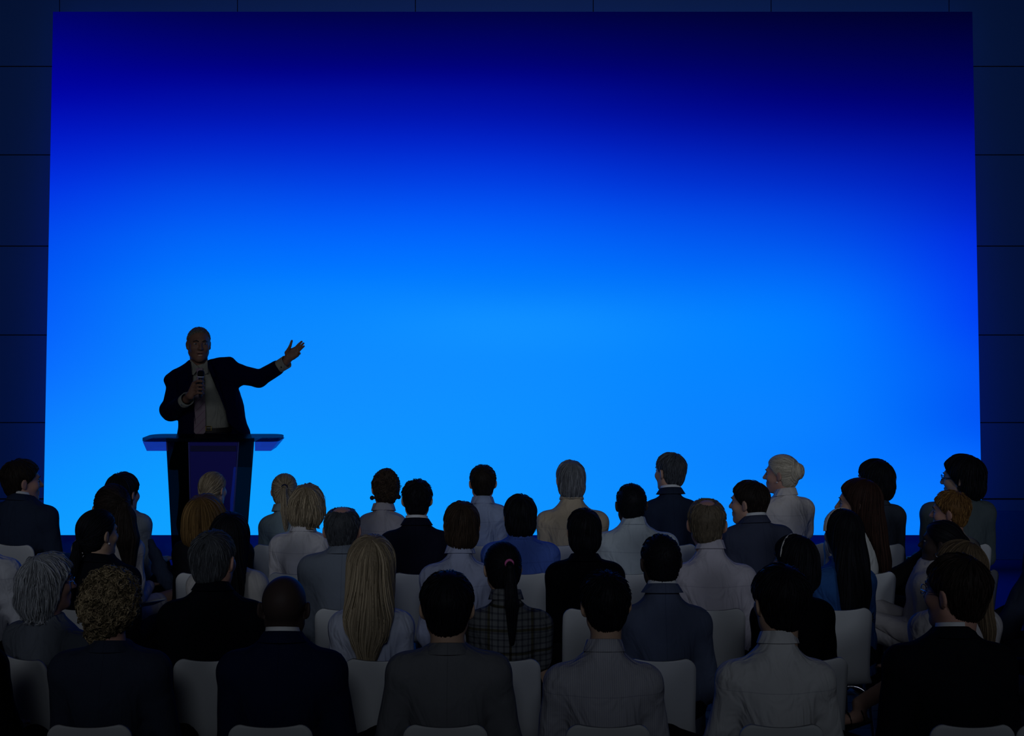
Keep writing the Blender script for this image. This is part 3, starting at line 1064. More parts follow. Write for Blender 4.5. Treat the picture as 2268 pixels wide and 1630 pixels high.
def person(row, hx, top, hw, sl, sr, sy, yh=0, yb=0, hair='short', hc='black', sk='light', kind='suit', tc=(.02, .02, .03),
           label='', who='', sleeves='long', legs='trousers', lc=(.012, .012, .016), knee=(-.13, .13), eo=(0, 0), chairx=None, sw=None,
           waist=.86, dep=1.0, hkw=None, tilt=0, lean=0, pat='plain', glasses=None, collar=True, cy=None, wcol=None, skl=.88, fdir=None, nochair=False, dy=0.0, knees=None,
           ankles=None, hs=None, arm=None, nod=0, extras=(), rcx=None, elz=None, chairyaw=None, hem=.50):
    hkw = dict(hkw or {})
    seedc[0] += 1; seed = seedc[0]
    d = ROW[row] + dy; fd = F / d
    ox = ((sl + sr) / 2 - CXP) / fd
    sw = sw or (sr - sl) / 2 / fd
    zs = EYE - (sy - HOR) / fd; zt = EYE - (top - HOR) / fd
    a = math.radians(yh); nw = NOMW[hair]
    nominal = math.hypot(nw[0] * math.cos(a), nw[1] * math.sin(a))
    if hs is None: hs = float(np.clip(hw / fd / nominal, .86, 1.14))
    th = {'curly': .022, 'none': 0, 'crop': .004, 'spiky': .012}.get(hair, .009)
    hz = zt - (.109 + th) * hs
    ry = math.radians(-yb)
    wx_ = (hx - CXP) / fd - ox
    # small offset because a turned head's centre sits ahead of the origin
    loc = rotz(-ry) @ np.array([wx_, 0, 0])
    hc_ = np.array([loc[0], loc[1] + .02 + .0, hz])
    Rh = rotz(math.radians(-(yh - yb))) @ rotx(math.radians(nod)) @ roty(math.radians(tilt))
    root = empty('person', (ox, d, 0), ry)
    tag(root, label, 'person', 'seated audience')
    js = sw - .060
    nb = np.array([hc_[0] * .45, -.005, zs + .035])
    zc = (EYE - (cy - HOR) / fd - .010) if cy else zs + .052
    zc = min(max(zc, zs + .030), hz - .075 * hs)
    # --- joints
    if knees is None:
        knees = [(knee[0], .46, .53), (knee[1], .46, .53)]
    if ankles is None:
        ankles = [(knees[0][0] * 1.05, .44, .09), (knees[1][0] * 1.05, .44, .09)]
    hips = [(-.085, .03, .545), (.085, .03, .545)]
    S = [np.array((s * js, -.012, zs - .062)) for s in (-1, 1)]
    elz = elz or zs - .335
    E = [np.array((s * (sw - .045 + eo[i]), .0, elz)) for i, s in enumerate((-1, 1))]
    Wr = [np.array((s * .11, .29, .645)) for s in (-1, 1)]
    if arm:
        for i, (e, w_) in arm.items():
            E[i] = np.array(e); Wr[i] = np.array(w_)
    # --- body (one continuous skin)
    xs = axis(-.42, .42, hc_[0] - .115, hc_[0] + .115, .0058, .016)
    ys = axis(-.24, .78, hc_[1] - .13, hc_[1] + .135, .0058, .018)
    zs_ = axis(-.02, zt + .03, zs + .0, zt + .03, .0058, .016)
    kx = [k[0] for k in knees] + [k[0] for k in ankles] + [e[0] for e in E] + [w_[0] for w_ in Wr]
    if min(kx) < -.33 or max(kx) > .33:
        xs = axis(min(-.42, min(kx) - .12), max(.42, max(kx) + .12), hc_[0] - .115, hc_[0] + .115, .0058, .016)
    B = Field(xs, ys, zs_)
    B.add(loft(smooth_levels([(.50, 0, 0, .13, .09), (.62, 0, 0, .12, .085), (.72, 0, 0, .11 * waist, .075), (zs - .15, 0, 0, .14, .085), (zs - .04, 0, 0, max(.10, sw - .13), .07), (zs + .02, nb[0], 0, .06, .05)])), .02)
    B.add(cap(nb - (0, .0, .03), hc_ + Rh @ np.array((0, -.022, -.055)) * hs, .062 * hs, .052 * hs), .02)
    for i in (0, 1):
        B.add(cap(S[i], E[i], .040, .030), .02)
        B.add(cap(E[i], Wr[i], .034, .024), .015)
        h = Wr[i]; s = (1, -1)[i]
        B.add(ell(h + (s * .012, .045, -.005), (.036, .048, .018)), .012)
        for j in range(4):
            b = h + np.array((s * (.030 - .019 * j) + s * .0, .085, -.004)); B.add(cap(b, b + (s * .01, .062 - .008 * abs(j - 1.5), -.022), .0095, .0085), .006)
        B.add(cap(h + (s * .03, .03, 0), h + (s * .062, .075, -.01), .012, .010), .008)
        B.add(cap(hips[i], knees[i], .070, .050), .02)
        B.add(cap(knees[i], ankles[i], .050, .034), .015)
        an = np.array(ankles[i]); fd_ = np.array((fdir or {}).get(i, (0, .13, -.015))); B.add(cap(an + (0, -.02, -.045), an + (0, 0, -.045) + fd_, .030, .022), .015)
    for op, pr, k in head_prims(hs, hkw.get('wx', 1.0)):
        add_xf(B, op, pr, k, Rh, hc_)
    V, Q = B.mesh()
    mesh('body', V, [Q], skin(sk), root)
    # --- trousers or skirt
    trou = cloth('trouser_cloth', lc, folds=.3)
    if legs in ('trousers', 'skirt', 'capri'):
        T = Field(np.arange(xs[0], xs[-1], .016), np.arange(-.2, .8, .016), np.arange(.0, .80, .016))
        T.add(ell((0, .0, .575), (.178, .145, .125)), .02)
        T.add(loft([(.55, 0, 0, .16, .12), (.76, 0, 0, .14 * (waist + .05), .10)]), .03)
        for i in (0, 1):
            if legs == 'skirt':
                k = np.array(hips[i]) * (1 - skl) + np.array(knees[i]) * skl
                T.add(cap(hips[i], k, .088, .066), .07)
            else:
                T.add(cap(hips[i], knees[i], .088, .068), .03)
                an = np.array(ankles[i]) + (0, 0, .0)
                T.add(cap(knees[i], an, .066, .052), .02)
        T.cut(((lambda X, Y, Z: Z - .455 + 0 * X + 0 * Y), (-.3, -.3, -.2), (.3, .19, .47)), .004) if False else None
        w_ = wrinkle(seed + 3, .006, 16)
        T.all(lambda v, X, Y, Z: v + w_(X, Y, Z))
        V, Q = T.mesh()
        mesh('skirt' if legs == 'skirt' else 'trousers', V, [Q], trou, root)
    # shoes
    for i in (0, 1):
        an = np.array(ankles[i])
        if fdir and i in fdir:      # strappy sandal on the raised foot
            fd_ = np.array(fdir[i]); m_ = MB(); b_ = an + (0, 0, -.045); ud = fd_ / np.linalg.norm(fd_)
            sd = np.cross(ud, (0, 0, 1.)); sd /= np.linalg.norm(sd); up_ = np.cross(sd, ud)
            for q_, rr_ in ((.0, .044), (.45, .034), (1.0, .031)):
                cc = b_ + fd_ * q_
                m_.tube([cc + rr_ * (math.cos(t) * sd + math.sin(t) * up_) for t in np.linspace(0, 6.283, 17)], .004, 6, caps=False)
            sole = [b_ - ud * .045 + sd * .028, b_ - ud * .045 - sd * .028, b_ + fd_ - sd * .034, b_ + fd_ + ud * .036, b_ + fd_ + sd * .034]
            m_.prism([p_ - up_ * .034 for p_ in sole], -up_ * .010)
            m_.build('sandal', SHOE, root, smooth=False); continue
        Fs = Field(np.arange(an[0] - .07, an[0] + .07, .009), np.arange(an[1] - .09, an[1] + .22, .009), np.arange(an[2] - .11, an[2] + .04, .009))
        Fs.add(cap(an + (0, -.03, -.045), an + (0, .14, -.06), .040, .030), .01)
        Fs.add(cap(an + (0, -.01, -.02), an + (0, -.01, -.05), .042, .042), .02)
        zf = an[2] - .09
        Fs.all(lambda v, X, Y, Z: np.maximum(v, zf - Z + 0 * X + 0 * Y))
        V, Q = Fs.mesh(); mesh('shoe', V, [Q], SHOE, root)
    # --- upper garment
    suit = kind == 'suit'; sk_male = waist > .85
    res = .0105 if row in 'AB' else .0115
    G = Field(np.arange(min(-sw - .12, min(e[0] for e in E) - .1), max(sw + .12, max(e[0] for e in E) + .1), res), np.arange(-.26, .45, res), np.arange(hem - .05, zs + .14, res))
    u = sw - .052
    f1, f2 = (.80, .50) if suit else (.72, .44)
    nw_ = .066
    lev = [(hem - .03, 0, .0, .172, .128 * dep), (.60, 0, .0, .168 * max(1, waist), .128 * dep), (.72, 0, -.004, (u * .5 + .085) * waist, .118 * dep),
           (zs - .22, 0, -.006, (u * .93) * (.5 + .5 * waist) + .004, .130 * dep), (zs - .10, 0, -.004, u, .122 * dep), (zs - .035, nb[0] * .3, -.004, u * .96, .100 * dep),
           (zs + .008, nb[0] * .6, -.006, u * f1, .082), (zs + .5 * (zc - zs) + .008, nb[0] * .9, -.006, u * f2, .070), (max(zc + .000, zs + .022), nb[0], -.004, nw_, .062)]
    lev = sorted(lev); lev = [lev[0]] + [b for a_, b in zip(lev[:-1], lev[1:]) if b[0] - a_[0] > .004]
    G.add(loft(smooth_levels(lev, 4), n=2.25), .02)
    for i in (0, 1):
        r0, r1, r2 = (.064, .054, .044) if suit else (.060, .050, .040)
        G.add(ell(S[i] + ((1 - 2 * (i == 0)) * -.006, 0, .002 if suit else -.006), (.066, .066, .060 if suit else .056)), .05)
        if sleeves == 'long':
            G.add(cap(S[i], E[i], r0, r1), .035); G.add(cap(E[i], Wr[i], r1, r2), .02)
        elif sleeves == 'elbow':
            G.add(cap(S[i], E[i], r0, r1), .035); G.add(cap(E[i], E[i] * .6 + Wr[i] * .4, r1, r2 + .004), .02)
        elif sleeves == 'short':
            G.add(cap(S[i], S[i] * .45 + E[i] * .55, r0, r1 + .004), .035)
        elif sleeves == 'none':
            pass
    if 'darksleeve' in extras:
        D2 = Field(np.arange(-.45, .45, .0115), np.arange(-.26, .55, .0115), np.arange(.5, zs + .12, .0115))
        for i in (0, 1):
            D2.add(ell(S[i], (.058, .058, .054)), .04); D2.add(cap(S[i], E[i], .058, .052), .035); D2.add(cap(E[i], Wr[i], .050, .040), .02)
        D2.all(lambda v, X, Y, Z: v + wrinkle(seed + 9, .008, 18)(X, Y, Z))
        V, Q = D2.mesh(); mesh('sleeves', V, [Q], cloth('brown_sleeve_cloth', (.022, .020, .020), folds=.4), root)
    # armpit crease
    for i, s in enumerate((-1, 1)):
        G.cut(cap((s * (u + .004), -.13, zs - .17), (s * (u - .012 + eo[i] * .5), -.13, zs - .36), .006, .012), .012)
    wf = wrinkle(seed, .0045 if suit else .0065, 15)
    G.all(lambda v, X, Y, Z: v + wf(X, Y, Z) * np.clip((zs - .05 - Z) / .15, .1, 1))
    V, Q = G.mesh()
    gname = {'suit': 'jacket', 'shirt': 'shirt', 'blouse': 'blouse'}[kind]
    gm = cloth(gname + '_cloth', tc, pat, seam_z=(zs - .085 if kind == 'shirt' else None), back_seam=suit, folds=.25 if suit else .45)
    go = mesh(gname, V, [Q], gm, root)
    # --- collar

    def ring(r0, r1, z0, z1, th_, zt2=.018, sides=28, ry_=1.0):
        an = np.linspace(0, 2 * math.pi, sides, endpoint=False)

        def lp(r, z):
            return np.array([(nb[0] + r * math.cos(t), -.006 + r * ry_ * math.sin(t), z - zt2 * math.sin(t)) for t in an])
        return MB().rings([lp(r0, z0), lp(r1, z1), lp(r1 - th_, z1), lp(r0 - th_, z0), lp(r0, z0)], caps=False)
    if collar:
        if suit:
            ring(.090, .0665, zc - .034, zc + .002, .006).build('collar', gm, root, smooth=True)
            if (sk_male if wcol is None else wcol): ring(.064, .0605, zc - .012, zc + .016, .003).build('shirt_collar', basic('white_collar', WHITE_SH, rough=.9, spec=.05), root, smooth=True)
        else:
            ring(.076, .0625, zc - .030, zc + .012, .005).build('collar', gm, root, smooth=True)
    # --- hair
    if hair != 'none':
        hm = hairmat(hc, *HAIR[hc])
        if hair in ('short', 'crop', 'spiky', 'thin', 'bald', 'medium'):
            hkw['nape'] = max(hkw.get('nape', -.11 if hair == 'medium' else -.088), (zc + .024 - hz) / hs if (suit or kind == 'shirt') else -.12)
        build_hair(hair, hs, Rh, hc_, hm, root, hkw, seed)
    # --- face bits on turned heads
    xf = lambda pts: np.asarray(pts, float) * hs @ Rh.T + hc_
    if abs(yh) >= 30:
        for s in (-1, 1):
            m_ = MB(); m2 = MB()
            m_.rings([xf([(s * .031 + .0115 * math.cos(t) * math.sin(ph), .0725 + .012 * math.cos(ph), -.001 + .0058 * math.sin(t) * math.sin(ph)) for t in np.linspace(0, 6.283, 12, endpoint=False)]) for ph in np.linspace(.05, 1.8, 7)])
            m_.build('eye', EYEW, root, smooth=True)
            m2.rings([xf([(s * .031 + .0055 * math.cos(t) * k, .0845 + .0015 * (1 - k), -.001 + .0055 * math.sin(t) * k) for t in np.linspace(0, 6.283, 12, endpoint=False)]) for k in (1, .6, .1)])
            m2.build('iris', IRIS, root, smooth=True)
            MB().tube(xf([(s * .013, .088, .017), (s * .028, .090, .022), (s * .046, .078, .017)]), [.002, .0034, .0015], 6).build('eyebrow', BROW, root, smooth=True)
    if glasses:
        gmM = WIRE if glasses == 'wire' else GLASSM
        g = MB()
        for s in (-1, 1):
            an = np.linspace(0, 2 * math.pi, 19)
            g.tube(xf([(s * .033 + .022 * math.cos(t), .100 - .010 * abs(math.cos(t)) * (1 if s * math.cos(t) > 0 else 0), -.004 + .015 * math.sin(t)) for t in an]), .0016 if glasses == 'wire' else .0022, 6, caps=False)
            g.tube(xf([(s * .055, .090, .000), (s * .076, .06, .002), (s * .083, .01, .004), (s * .081, -.012, -.004)]), .0015 if glasses == 'wire' else .0025, 6)
        g.tube(xf([(-.011, .101, 0), (0, .105, .003), (.011, .101, 0)]), .0016, 6)
        g.build('glasses', gmM, root, smooth=True)
    # --- extras
    for e in extras:
        if e == 'headband':
            th_ = np.linspace(-.1, math.pi + .1, 26); r_ = hs
            rr = [(0.0925 * math.cos(t), .020 - .012 * math.sin(t), .018 + .099 * math.sin(t)) for t in th_]
            mm = MB(); P_ = xf(rr)
            pts = []
            for t in th_:
                c0 = np.array((.0945 * math.cos(t), .022, .020 + .101 * math.sin(t)))
                n_ = np.array((math.cos(t), 0, math.sin(t))) * .0025
                pts.append(xf([c0 + n_ + (0, .010, -.003), c0 + n_ + (0, -.010, .003), c0 - n_ + (0, -.010, .003), c0 - n_ + (0, .010, -.003)]))
            mm.rings(pts).build('headband', basic('pale_headband', (.55, .53, .50), rough=.7), root, smooth=False)
        if e == 'thinband':
            th_ = np.linspace(0, math.pi, 26)
            MB().tube(xf([(.091 * math.cos(t), .015, .024 + .098 * math.sin(t)) for t in th_]), .003, 6).build('headband', basic('pale_headband', (.55, .53, .50), rough=.7), root, smooth=True)
        if e in ('earring', 'hoop', 'darkearring'):
            for s in (-1, 1):
                c0 = np.array((s * .083, .002, -.046)); m_ = MB()
                if e == 'hoop':
                    m_.tube(xf([c0 + (0, .011 * math.cos(t), -.010 + .011 * math.sin(t)) for t in np.linspace(0, 6.283, 15)]), .0018, 6, caps=False)
                    mt = WIRE
                else:
                    rr = .005 if e == 'earring' else .015
                    cc = c0 - np.array((0, 0, rr if e != 'earring' else 0)) + (s * .004, 0, 0)
                    m_.rings([xf([cc + (rr * math.sin(ph) * math.cos(t), rr * math.sin(ph) * math.sin(t), rr * math.cos(ph)) for t in np.linspace(0, 6.283, 10, endpoint=False)]) for ph in np.linspace(.1, 3.04, 7)])
                    mt = basic('pearl', (.6, .6, .6), rough=.3, spec=.5) if e == 'earring' else basic('dark_bead', (.02, .008, .006), rough=.4)
                m_.build('earring', mt, root, smooth=True)
        if e in ('pinktie', 'darktie'):
            T_ = np.array(hkw.get('tie', (0, -.112, .045)))
            MB().tube(xf([T_ + (.017 * math.cos(t), -.006, .017 * math.sin(t) + .002) for t in np.linspace(0, 6.283, 16)]), .0055, 8, caps=False).build('hair_tie', basic('pink_band', (.55, .12, .30), rough=.8) if e == 'pinktie' else basic('navy_band', (.01, .012, .04), rough=.8), root, smooth=True)
    if not nochair:
        cxx = ((chairx if chairx is not None else (sl + sr) / 2) - CXP) / (F / (d - .2)) if chairx is not None else ox
        cy = math.radians(-(yb if chairyaw is None else chairyaw))
        chair(cxx, d, cy, 'white moulded chair with chrome legs under ' + who)
    return root


NAVY = (.007, .012, .042); BLACK = (.004, .004, .006); GREY = (.10, .12, .15)
exec_people = True

# ---- nearest row
person('A', 628, 1277, 106, 487, 766, 1446, hair='none', sk='dark', tc=NAVY, knee=(-.15, .30), eo=(.0, .035),
       cy=1392, label='bald dark-skinned man in a navy suit with a white shirt collar, nearest row', who='the bald man in the navy suit', hs=1.04)
person('A', 246, 1265, 143, 116, 376, 1446, yh=12, hair='curly', hc='darkblonde', sk='pink', tc=(.028, .036, .062), waist=.80, eo=(.0, .03), tilt=4, nod=6,
       cy=1413, label='woman with curly dark blonde hair in a dark blue-grey jacket, nearest row', who='the curly blonde woman', hs=.92)
person('A', 990, 1269, 110, 860, 1128, 1450, hair='short', hc='black', sk='asian', tc=(.135, .140, .155), wcol=False, eo=(.045, .045),
       cy=1418, label='black-haired man in a grey-beige jacket seen squarely from behind, nearest row', who='the man in the grey-beige jacket', hkw=dict(nape=-.105, thick=.012))
person('A', 1341, 1266, 108, 1208, 1464, 1470, yh=-6, hair='spiky', hc='black', sk='asian', kind='shirt', tc=(.36, .36, .40), eo=(.04, .04), pat='stripe', tilt=-3,
       cy=1416, label='man with tousled black hair in a pale striped shirt, nearest row', who='the man in the pale striped shirt', hs=1.0)
person('A', 1729, 1255, 114, 1588, 1844, 1462, yh=-14, hair='short', hc='black', sk='asian', kind='shirt', tc=(.52, .52, .53), eo=(.05, .05), knee=(-.33, .13),
       cy=1398, label='black-haired man in a plain white shirt with back yoke, nearest row', who='the man in the plain white shirt', hkw=dict(nape=-.105, thick=.014), chairx=1727)
person('A', 2120, 1232, 126, 1958, 2244, 1432, yh=-38, hair='short', hc='darkbrown', sk='pink', tc=(.007, .008, .013), knee=(-.34, .14), glasses='wire', eo=(.02, .02),
       cy=1382, label='man in wire glasses and a black suit looking left, nearest row', who='the man in wire glasses and black suit', hkw=dict(thick=.012, nape=-.10))
person('A', -96, 1265, 106, -240, 14, 1440, hair='short', tc=(.003, .003, .004), eo=(.0, .055),
       label='person in a black suit mostly cut off by the left edge of the nearest row', who='the person in black at the left edge')
# ---- second row
person('B', 100, 1228, 128, 24, 196, 1386, yh=58, yb=28, hair='wavy', hc='silver', sk='pink', kind='blouse', tc=(.115, .13, .16), waist=.9, sw=.225, glasses='wire', collar=False, extras=('earring',), hkw=dict(len=.14), chairx=108,
       label='woman with collar-length silver hair and glasses in a grey top', who='the silver-haired woman', hs=.98)
person('B', 471, 1174, 98, 355, 590, 1335, yh=14, hair='thin', hc='saltpepper', sk='pink', tc=(.004, .005, .009), wcol=False, chairx=468,
       cy=1283, label='man with thinning dark grey hair in a black jacket', who='the man with thinning grey hair')
person('B', 822, 1187, 106, 731, 916, 1352, hair='long', hc='blonde', sk='light', kind='blouse', tc=(.42, .45, .56), waist=.78, collar=False, chairx=842, hkw=dict(len=.33, wd=.088, thick=.013, n=560, vt=(-.17, -.33, .42)), eo=(.0, .01),
       label='woman with long straight blonde hair in a pale blue shirt', who='the long-haired blonde woman')
person('B', 1112, 1203, 80, 1034, 1222, 1350, yh=-14, hair='pony', hc='black', sk='asian', kind='shirt', tc=(.13, .135, .14), waist=.8, sleeves='short', pat='plaid', extras=('pinktie',), hkw=dict(len=.31, tie=(.005, -.115, .040), tw=.025, back=-.055), chairx=1118,
       cy=1306, label='woman with a long black ponytail, pink hair tie and checked short-sleeved blouse', who='the woman in the checked blouse')
person('B', 1463, 1185, 84, 1366, 1572, 1348, yh=-12, hair='crop', hc='black', sk='dark', tc=(.075, .092, .15), chairx=1460, eo=(.0, .03),
       cy=1288, label='dark-skinned man with cropped hair in a blue-grey suit, second row', who='the man in the blue-grey suit')
person('B', 1762, 1188, 92, 1660, 1846, 1330, yh=-45, yb=-10, hair='bob', hc='black', sk='tan', kind='blouse', tc=(.004, .004, .006), waist=.8, extras=('thinband',), collar=False, hkw=dict(len=.15), eo=(0, .03),
       label='woman with black braided bob and thin hairband in a black top', who='the woman with the black bob and hairband')
person('B', 2128, 1200, 104, 2010, 2214, 1352, yh=-58, yb=-12, hair='long', hc='lightbrown', sk='light', kind='blouse', tc=(.42, .40, .42), waist=.78, sleeves='short', collar=False, sw=.20, hkw=dict(bk=-.13, len=.30, wd=.07), legs='skirt', lc=(.01, .01, .012),
       knees=[(.06, .44, .54), (.12, .42, .61)], ankles=[(.10, .44, .09), (-.19, .47, .44)], fdir={1: (-.125, .0, -.03)}, chairyaw=-12,
       label='woman with long light brown hair in a white top and black sandals', who='the woman in the white top and sandals')
person('B', 2352, 1190, 95, 2240, 2460, 1338, yh=-30, yb=-40, hair='short', hc='darkbrown', tc=(.03, .036, .06), sw=.235, lc=(.02, .026, .05), knees=[(-.22, .44, .53), (.12, .46, .53)],
       label='person in a dark blue suit cut off by the right edge, second row', who='the person in dark blue at the right edge')
# ---- third row
person('C', -48, 1120, 80, -146, 46, 1236, hair='short', kind='shirt', tc=(.50, .51, .56), collar=True, eo=(.03, .05),
       label='person in a white shirt cut off by the left edge of the photo', who='the person in white at the left edge')
person('C', 213, 1130, 80, 152, 306, 1252, yh=38, yb=18, hair='pony', hc='black', sk='asian', kind='suit', tc=(.007, .008, .013), waist=.78, extras=('earring',), legs='skirt', hkw=dict(len=.30, tie=(0, -.105, -.03), tw=.024, back=-.05),
       skl=.6, knees=[(-.02, .44, .54), (.16, .45, .55)], ankles=[(.02, .44, .09), (.20, .46, .09)], sw=.20, lc=(.006, .006, .01),
       label='woman with a low black ponytail and pearl earring in a black jacket', who='the woman with the low black ponytail')
person('C', 508, 1136, 86, 418, 592, 1268, hair='long', hc='black', sk='asian', kind='suit', tc=(.46, .44, .43), waist=.8, chairx=447, hkw=dict(len=.33, wd=.088),
       label='woman with long black hair in a cream jacket, behind the man with thinning hair', who='the woman in the cream jacket')
person('C', 757, 1120, 74, 664, 862, 1232, hair='bald', hc='saltpepper', sk='pink', tc=(.165, .19, .235), chairx=768, hkw=dict(patch=(0, -.02, .13), pr=(.060, .075, .055)),
       cy=1205, label='man with close-cropped grey hair in a pale grey-blue jacket', who='the man in the pale grey-blue jacket')
person('C', 1022, 1112, 78, 932, 1100, 1250, yh=-4, hair='medium', hc='brown', sk='light', kind='shirt', tc=(.33, .36, .50), chairx=1022, eo=(.01, .01), hkw=dict(thick=.010),
       cy=1207, label='man with thick brown hair in a pale blue shirt, third row', who='the brown-haired man in the pale blue shirt')
person('C', 1294, 1128, 74, 1211, 1380, 1248, yh=-3, hair='medium', hc='black', sk='asian', tc=(.003, .003, .005), wcol=False, chairx=1314, hkw=dict(thick=.010, nape=-.12), lean=.02,
       cy=1222, label='man with black collar-length hair in a black suit, third row', who='the black-haired man in the black suit')
person('C', 1567, 1104, 78, 1482, 1672, 1250, yh=8, hair='bald', hc='sandy', sk='pink', kind='shirt', tc=(.47, .44, .50), chairx=1580, eo=(.02, .02), hkw=dict(patch=(0, -.035, .122), pr=(.045, .055, .045), thick=.010),
       cy=1197, label='man with sandy hair and a bald crown in a white shirt', who='the man with the bald crown')
person('C', 1868, 1130, 80, 1786, 1938, 1258, yh=-26, yb=-6, hair='long', hc='black', sk='tan', kind='blouse', tc=(.03, .10, .30), waist=.78, extras=('headband',), collar=False, chairx=1850, hkw=dict(bk=-.16, sxl=-.045, len=.40, wd=.090, thick=.014, n=560, taper=.8, vt=(-.30, -.42, .92)),
       label='woman with very long black hair and a pale headband in a blue blouse', who='the woman with the pale headband')
person('C', 2092, 1153, 88, 1996, 2122, 1262, yh=-66, yb=-62, dy=.33, hair='braids', hc='black', sk='dark', kind='suit', tc=(.40, .37, .37), waist=.8, sw=.19, lc=(.36, .34, .35), extras=('hoop',),
       knees=[(-.08, .44, .62), (.10, .44, .54)], ankles=[(-.06, .66, .42), (.08, .66, .10)], nod=4, chairyaw=-75,
       label='dark-skinned woman with braided hair and hoop earring in a beige jacket', who='the woman with the hoop earring')
person('C', 2372, 1060, 80, 2232, 2420, 1176, yh=-50, yb=-62, hair='short', hc='darkbrown', tc=(.03, .04, .07), sw=.235, lc=(.012, .012, .02), chairyaw=-65, chairx=2305, arm={0: ((-.33, .16, .74), (-.14, .42, .66))},
       knees=[(-.14, .46, .56), (.12, .46, .54)],
       label='person in a dark suit turned to the left, cut off by the right edge', who='the person turned left at the right edge')
# ---- fourth row
person('D', 244, 1073, 82, 163, 320, 1190, yh=-25, yb=5, hair='pony', hc='darkbrown', sk='tan', kind='blouse', tc=(.50, .47, .47), waist=.8, legs='skirt', lc=(.5, .47, .47), collar=False, sw=.195,
       hkw=dict(len=.30, tie=(.045, -.098, .045), tw=.046, sx=.02, back=-.04, tn=300, thick=.007), skl=.55, knees=[(.02, .44, .54), (.24, .44, .56)], ankles=[(.06, .44, .09), (.28, .45, .09)],
       label='woman with a thick high dark brown ponytail in a cream top', who='the woman with the thick brown ponytail')
person('D', 454, 1098, 92, 386, 560, 1200, yh=12, hair='bob', hc='auburn', sk='light', kind='suit', tc=(.012, .013, .018), waist=.8, hkw=dict(len=.125, thick=.016), sleeves='elbow', tilt=-4,
       label='woman with an auburn bob in a black jacket', who='the woman with the auburn bob')
person('D', 680, 1073, 79, 600, 730, 1182, yh=4, hair='messybob', hc='blonde', sk='light', kind='shirt', tc=(.55, .53, .55), waist=.82, sleeves='elbow', chairx=656, hkw=dict(len=.115), eo=(.02, 0),
       cy=1161, label='woman with a layered streaked blonde bob in a white blouse', who='the woman with the streaked blonde bob')
person('D', 923, 1062, 66, 842, 1004, 1180, yh=-4, hair='spiky', hc='black', sk='asian', tc=(.008, .009, .020), chairx=928, hkw=dict(lift=.007), lean=.0,
       cy=1145, label='young man with tufty black hair in a very dark navy suit', who='the young man in the very dark navy suit')
person('D', 1152, 1097, 70, 1068, 1238, 1202, yh=-4, hair='medium', hc='black', sk='asian', kind='shirt', tc=(.075, .14, .48), waist=.85, chairx=1160, hkw=dict(thick=.012, nape=-.115),
       cy=1178, label='black-haired person in a bright blue shirt', who='the person in the bright blue shirt')
person('D', 1398, 1072, 64, 1314, 1500, 1180, yh=-8, hair='crop', hc='black', sk='dark', kind='shirt', tc=(.45, .50, .54), chairx=1398, eo=(.0, .01),
       cy=1146, label='dark-skinned man with cropped hair in a white shirt, fourth row', who='the dark-skinned man in the white shirt')
person('D', 1661, 1066, 78, 1597, 1756, 1168, yh=-58, yb=-12, hair='short', hc='darkbrown', sk='light', tc=(.05, .058, .095), chairx=1680, hkw=dict(thick=.011),
       cy=1136, label='dark-haired man in profile wearing a dark grey-blue suit', who='the man in profile in the dark grey-blue suit')
person('D', 1904, 1062, 88, 1822, 1966, 1182, yh=-68, yb=-12, hair='long', hc='reddark', sk='light', kind='blouse', tc=(.5, .5, .48), waist=.8, collar=False, chairx=1905, hkw=dict(bk=-.14, len=.37, wd=.085, thick=.013), legs='trousers', lc=(.30, .31, .34),
       label='woman in profile with very long dark brown hair and a cream cardigan', who='the woman with very long dark brown hair')
person('D', 2110, 1087, 80, 2044, 2166, 1196, yh=-62, yb=-28, hair='spiky', hc='ginger', sk='pink', kind='suit', tc=(.30, .28, .26), waist=.8, collar=False, sleeves='none', sw=.19, arm={0: ((-.27, .22, .70), (-.20, .42, .78))}, chairx=2122, extras=('darksleeve',), hkw=dict(lift=.006),
       label='person in profile with short ginger hair and a beige waistcoat', who='the person with short ginger hair')
# ---- farthest row
person('E', 45, 1020, 76, -16, 118, 1120, yh=56, yb=16, hair='short', hc='darkbrown', sk='pink', tc=(.022, .032, .06), sw=.235, chairx=56, hkw=dict(thick=.014), eo=(0, .04),
       cy=1090, label='dark-haired man in profile wearing a navy jacket, at the far left', who='the navy-jacketed man in profile at the left')
person('E', 270, 1048, 68, 196, 342, 1136, yh=26, yb=16, hair='medium', hc='black', sk='pink', kind='shirt', tc=(.20, .23, .27), waist=.84, sleeves='elbow', hkw=dict(thick=.011, nape=-.095), knees=[(-.02, .46, .55), (.24, .42, .54)], ankles=[(0, .44, .09), (.36, .45, .09)], lc=(.006, .006, .008),
       label='person with short black hair and crumpled grey-blue shirt near the lectern', who='the person in the grey-blue shirt')
person('E', 471, 1046, 56, 408, 540, 1140, yh=26, hair='pony', hc='blonde', sk='light', tc=(.04, .052, .09), waist=.8, hkw=dict(len=.14, tie=(0, -.105, -.03)),
       label='woman with sleek blonde hair in a navy jacket in front of the lectern', who='the sleek-haired blonde woman at the lectern')
person('E', 629, 1050, 54, 576, 684, 1142, yh=-5, hair='pony', hc='blonde', sk='pink', tc=(.18, .24, .27), waist=.8, collar=True, extras=('darktie',), hkw=dict(len=.26, tie=(.010, -.112, .04), tw=.024, sx=.012, back=-.03), kind='shirt', eo=(.02, 0),
       cy=1118, label='woman with a blonde ponytail in a grey-green shirt', who='the woman with the blonde ponytail')
person('E', 853, 1042, 58, 794, 900, 1138, yh=-12, hair='updo', hc='brown', sk='pink', kind='shirt', tc=(.33, .31, .34), waist=.82, extras=('darkearring',),
       cy=1116, label='woman with a messy brown updo and dark round earrings', who='the woman with the messy updo')
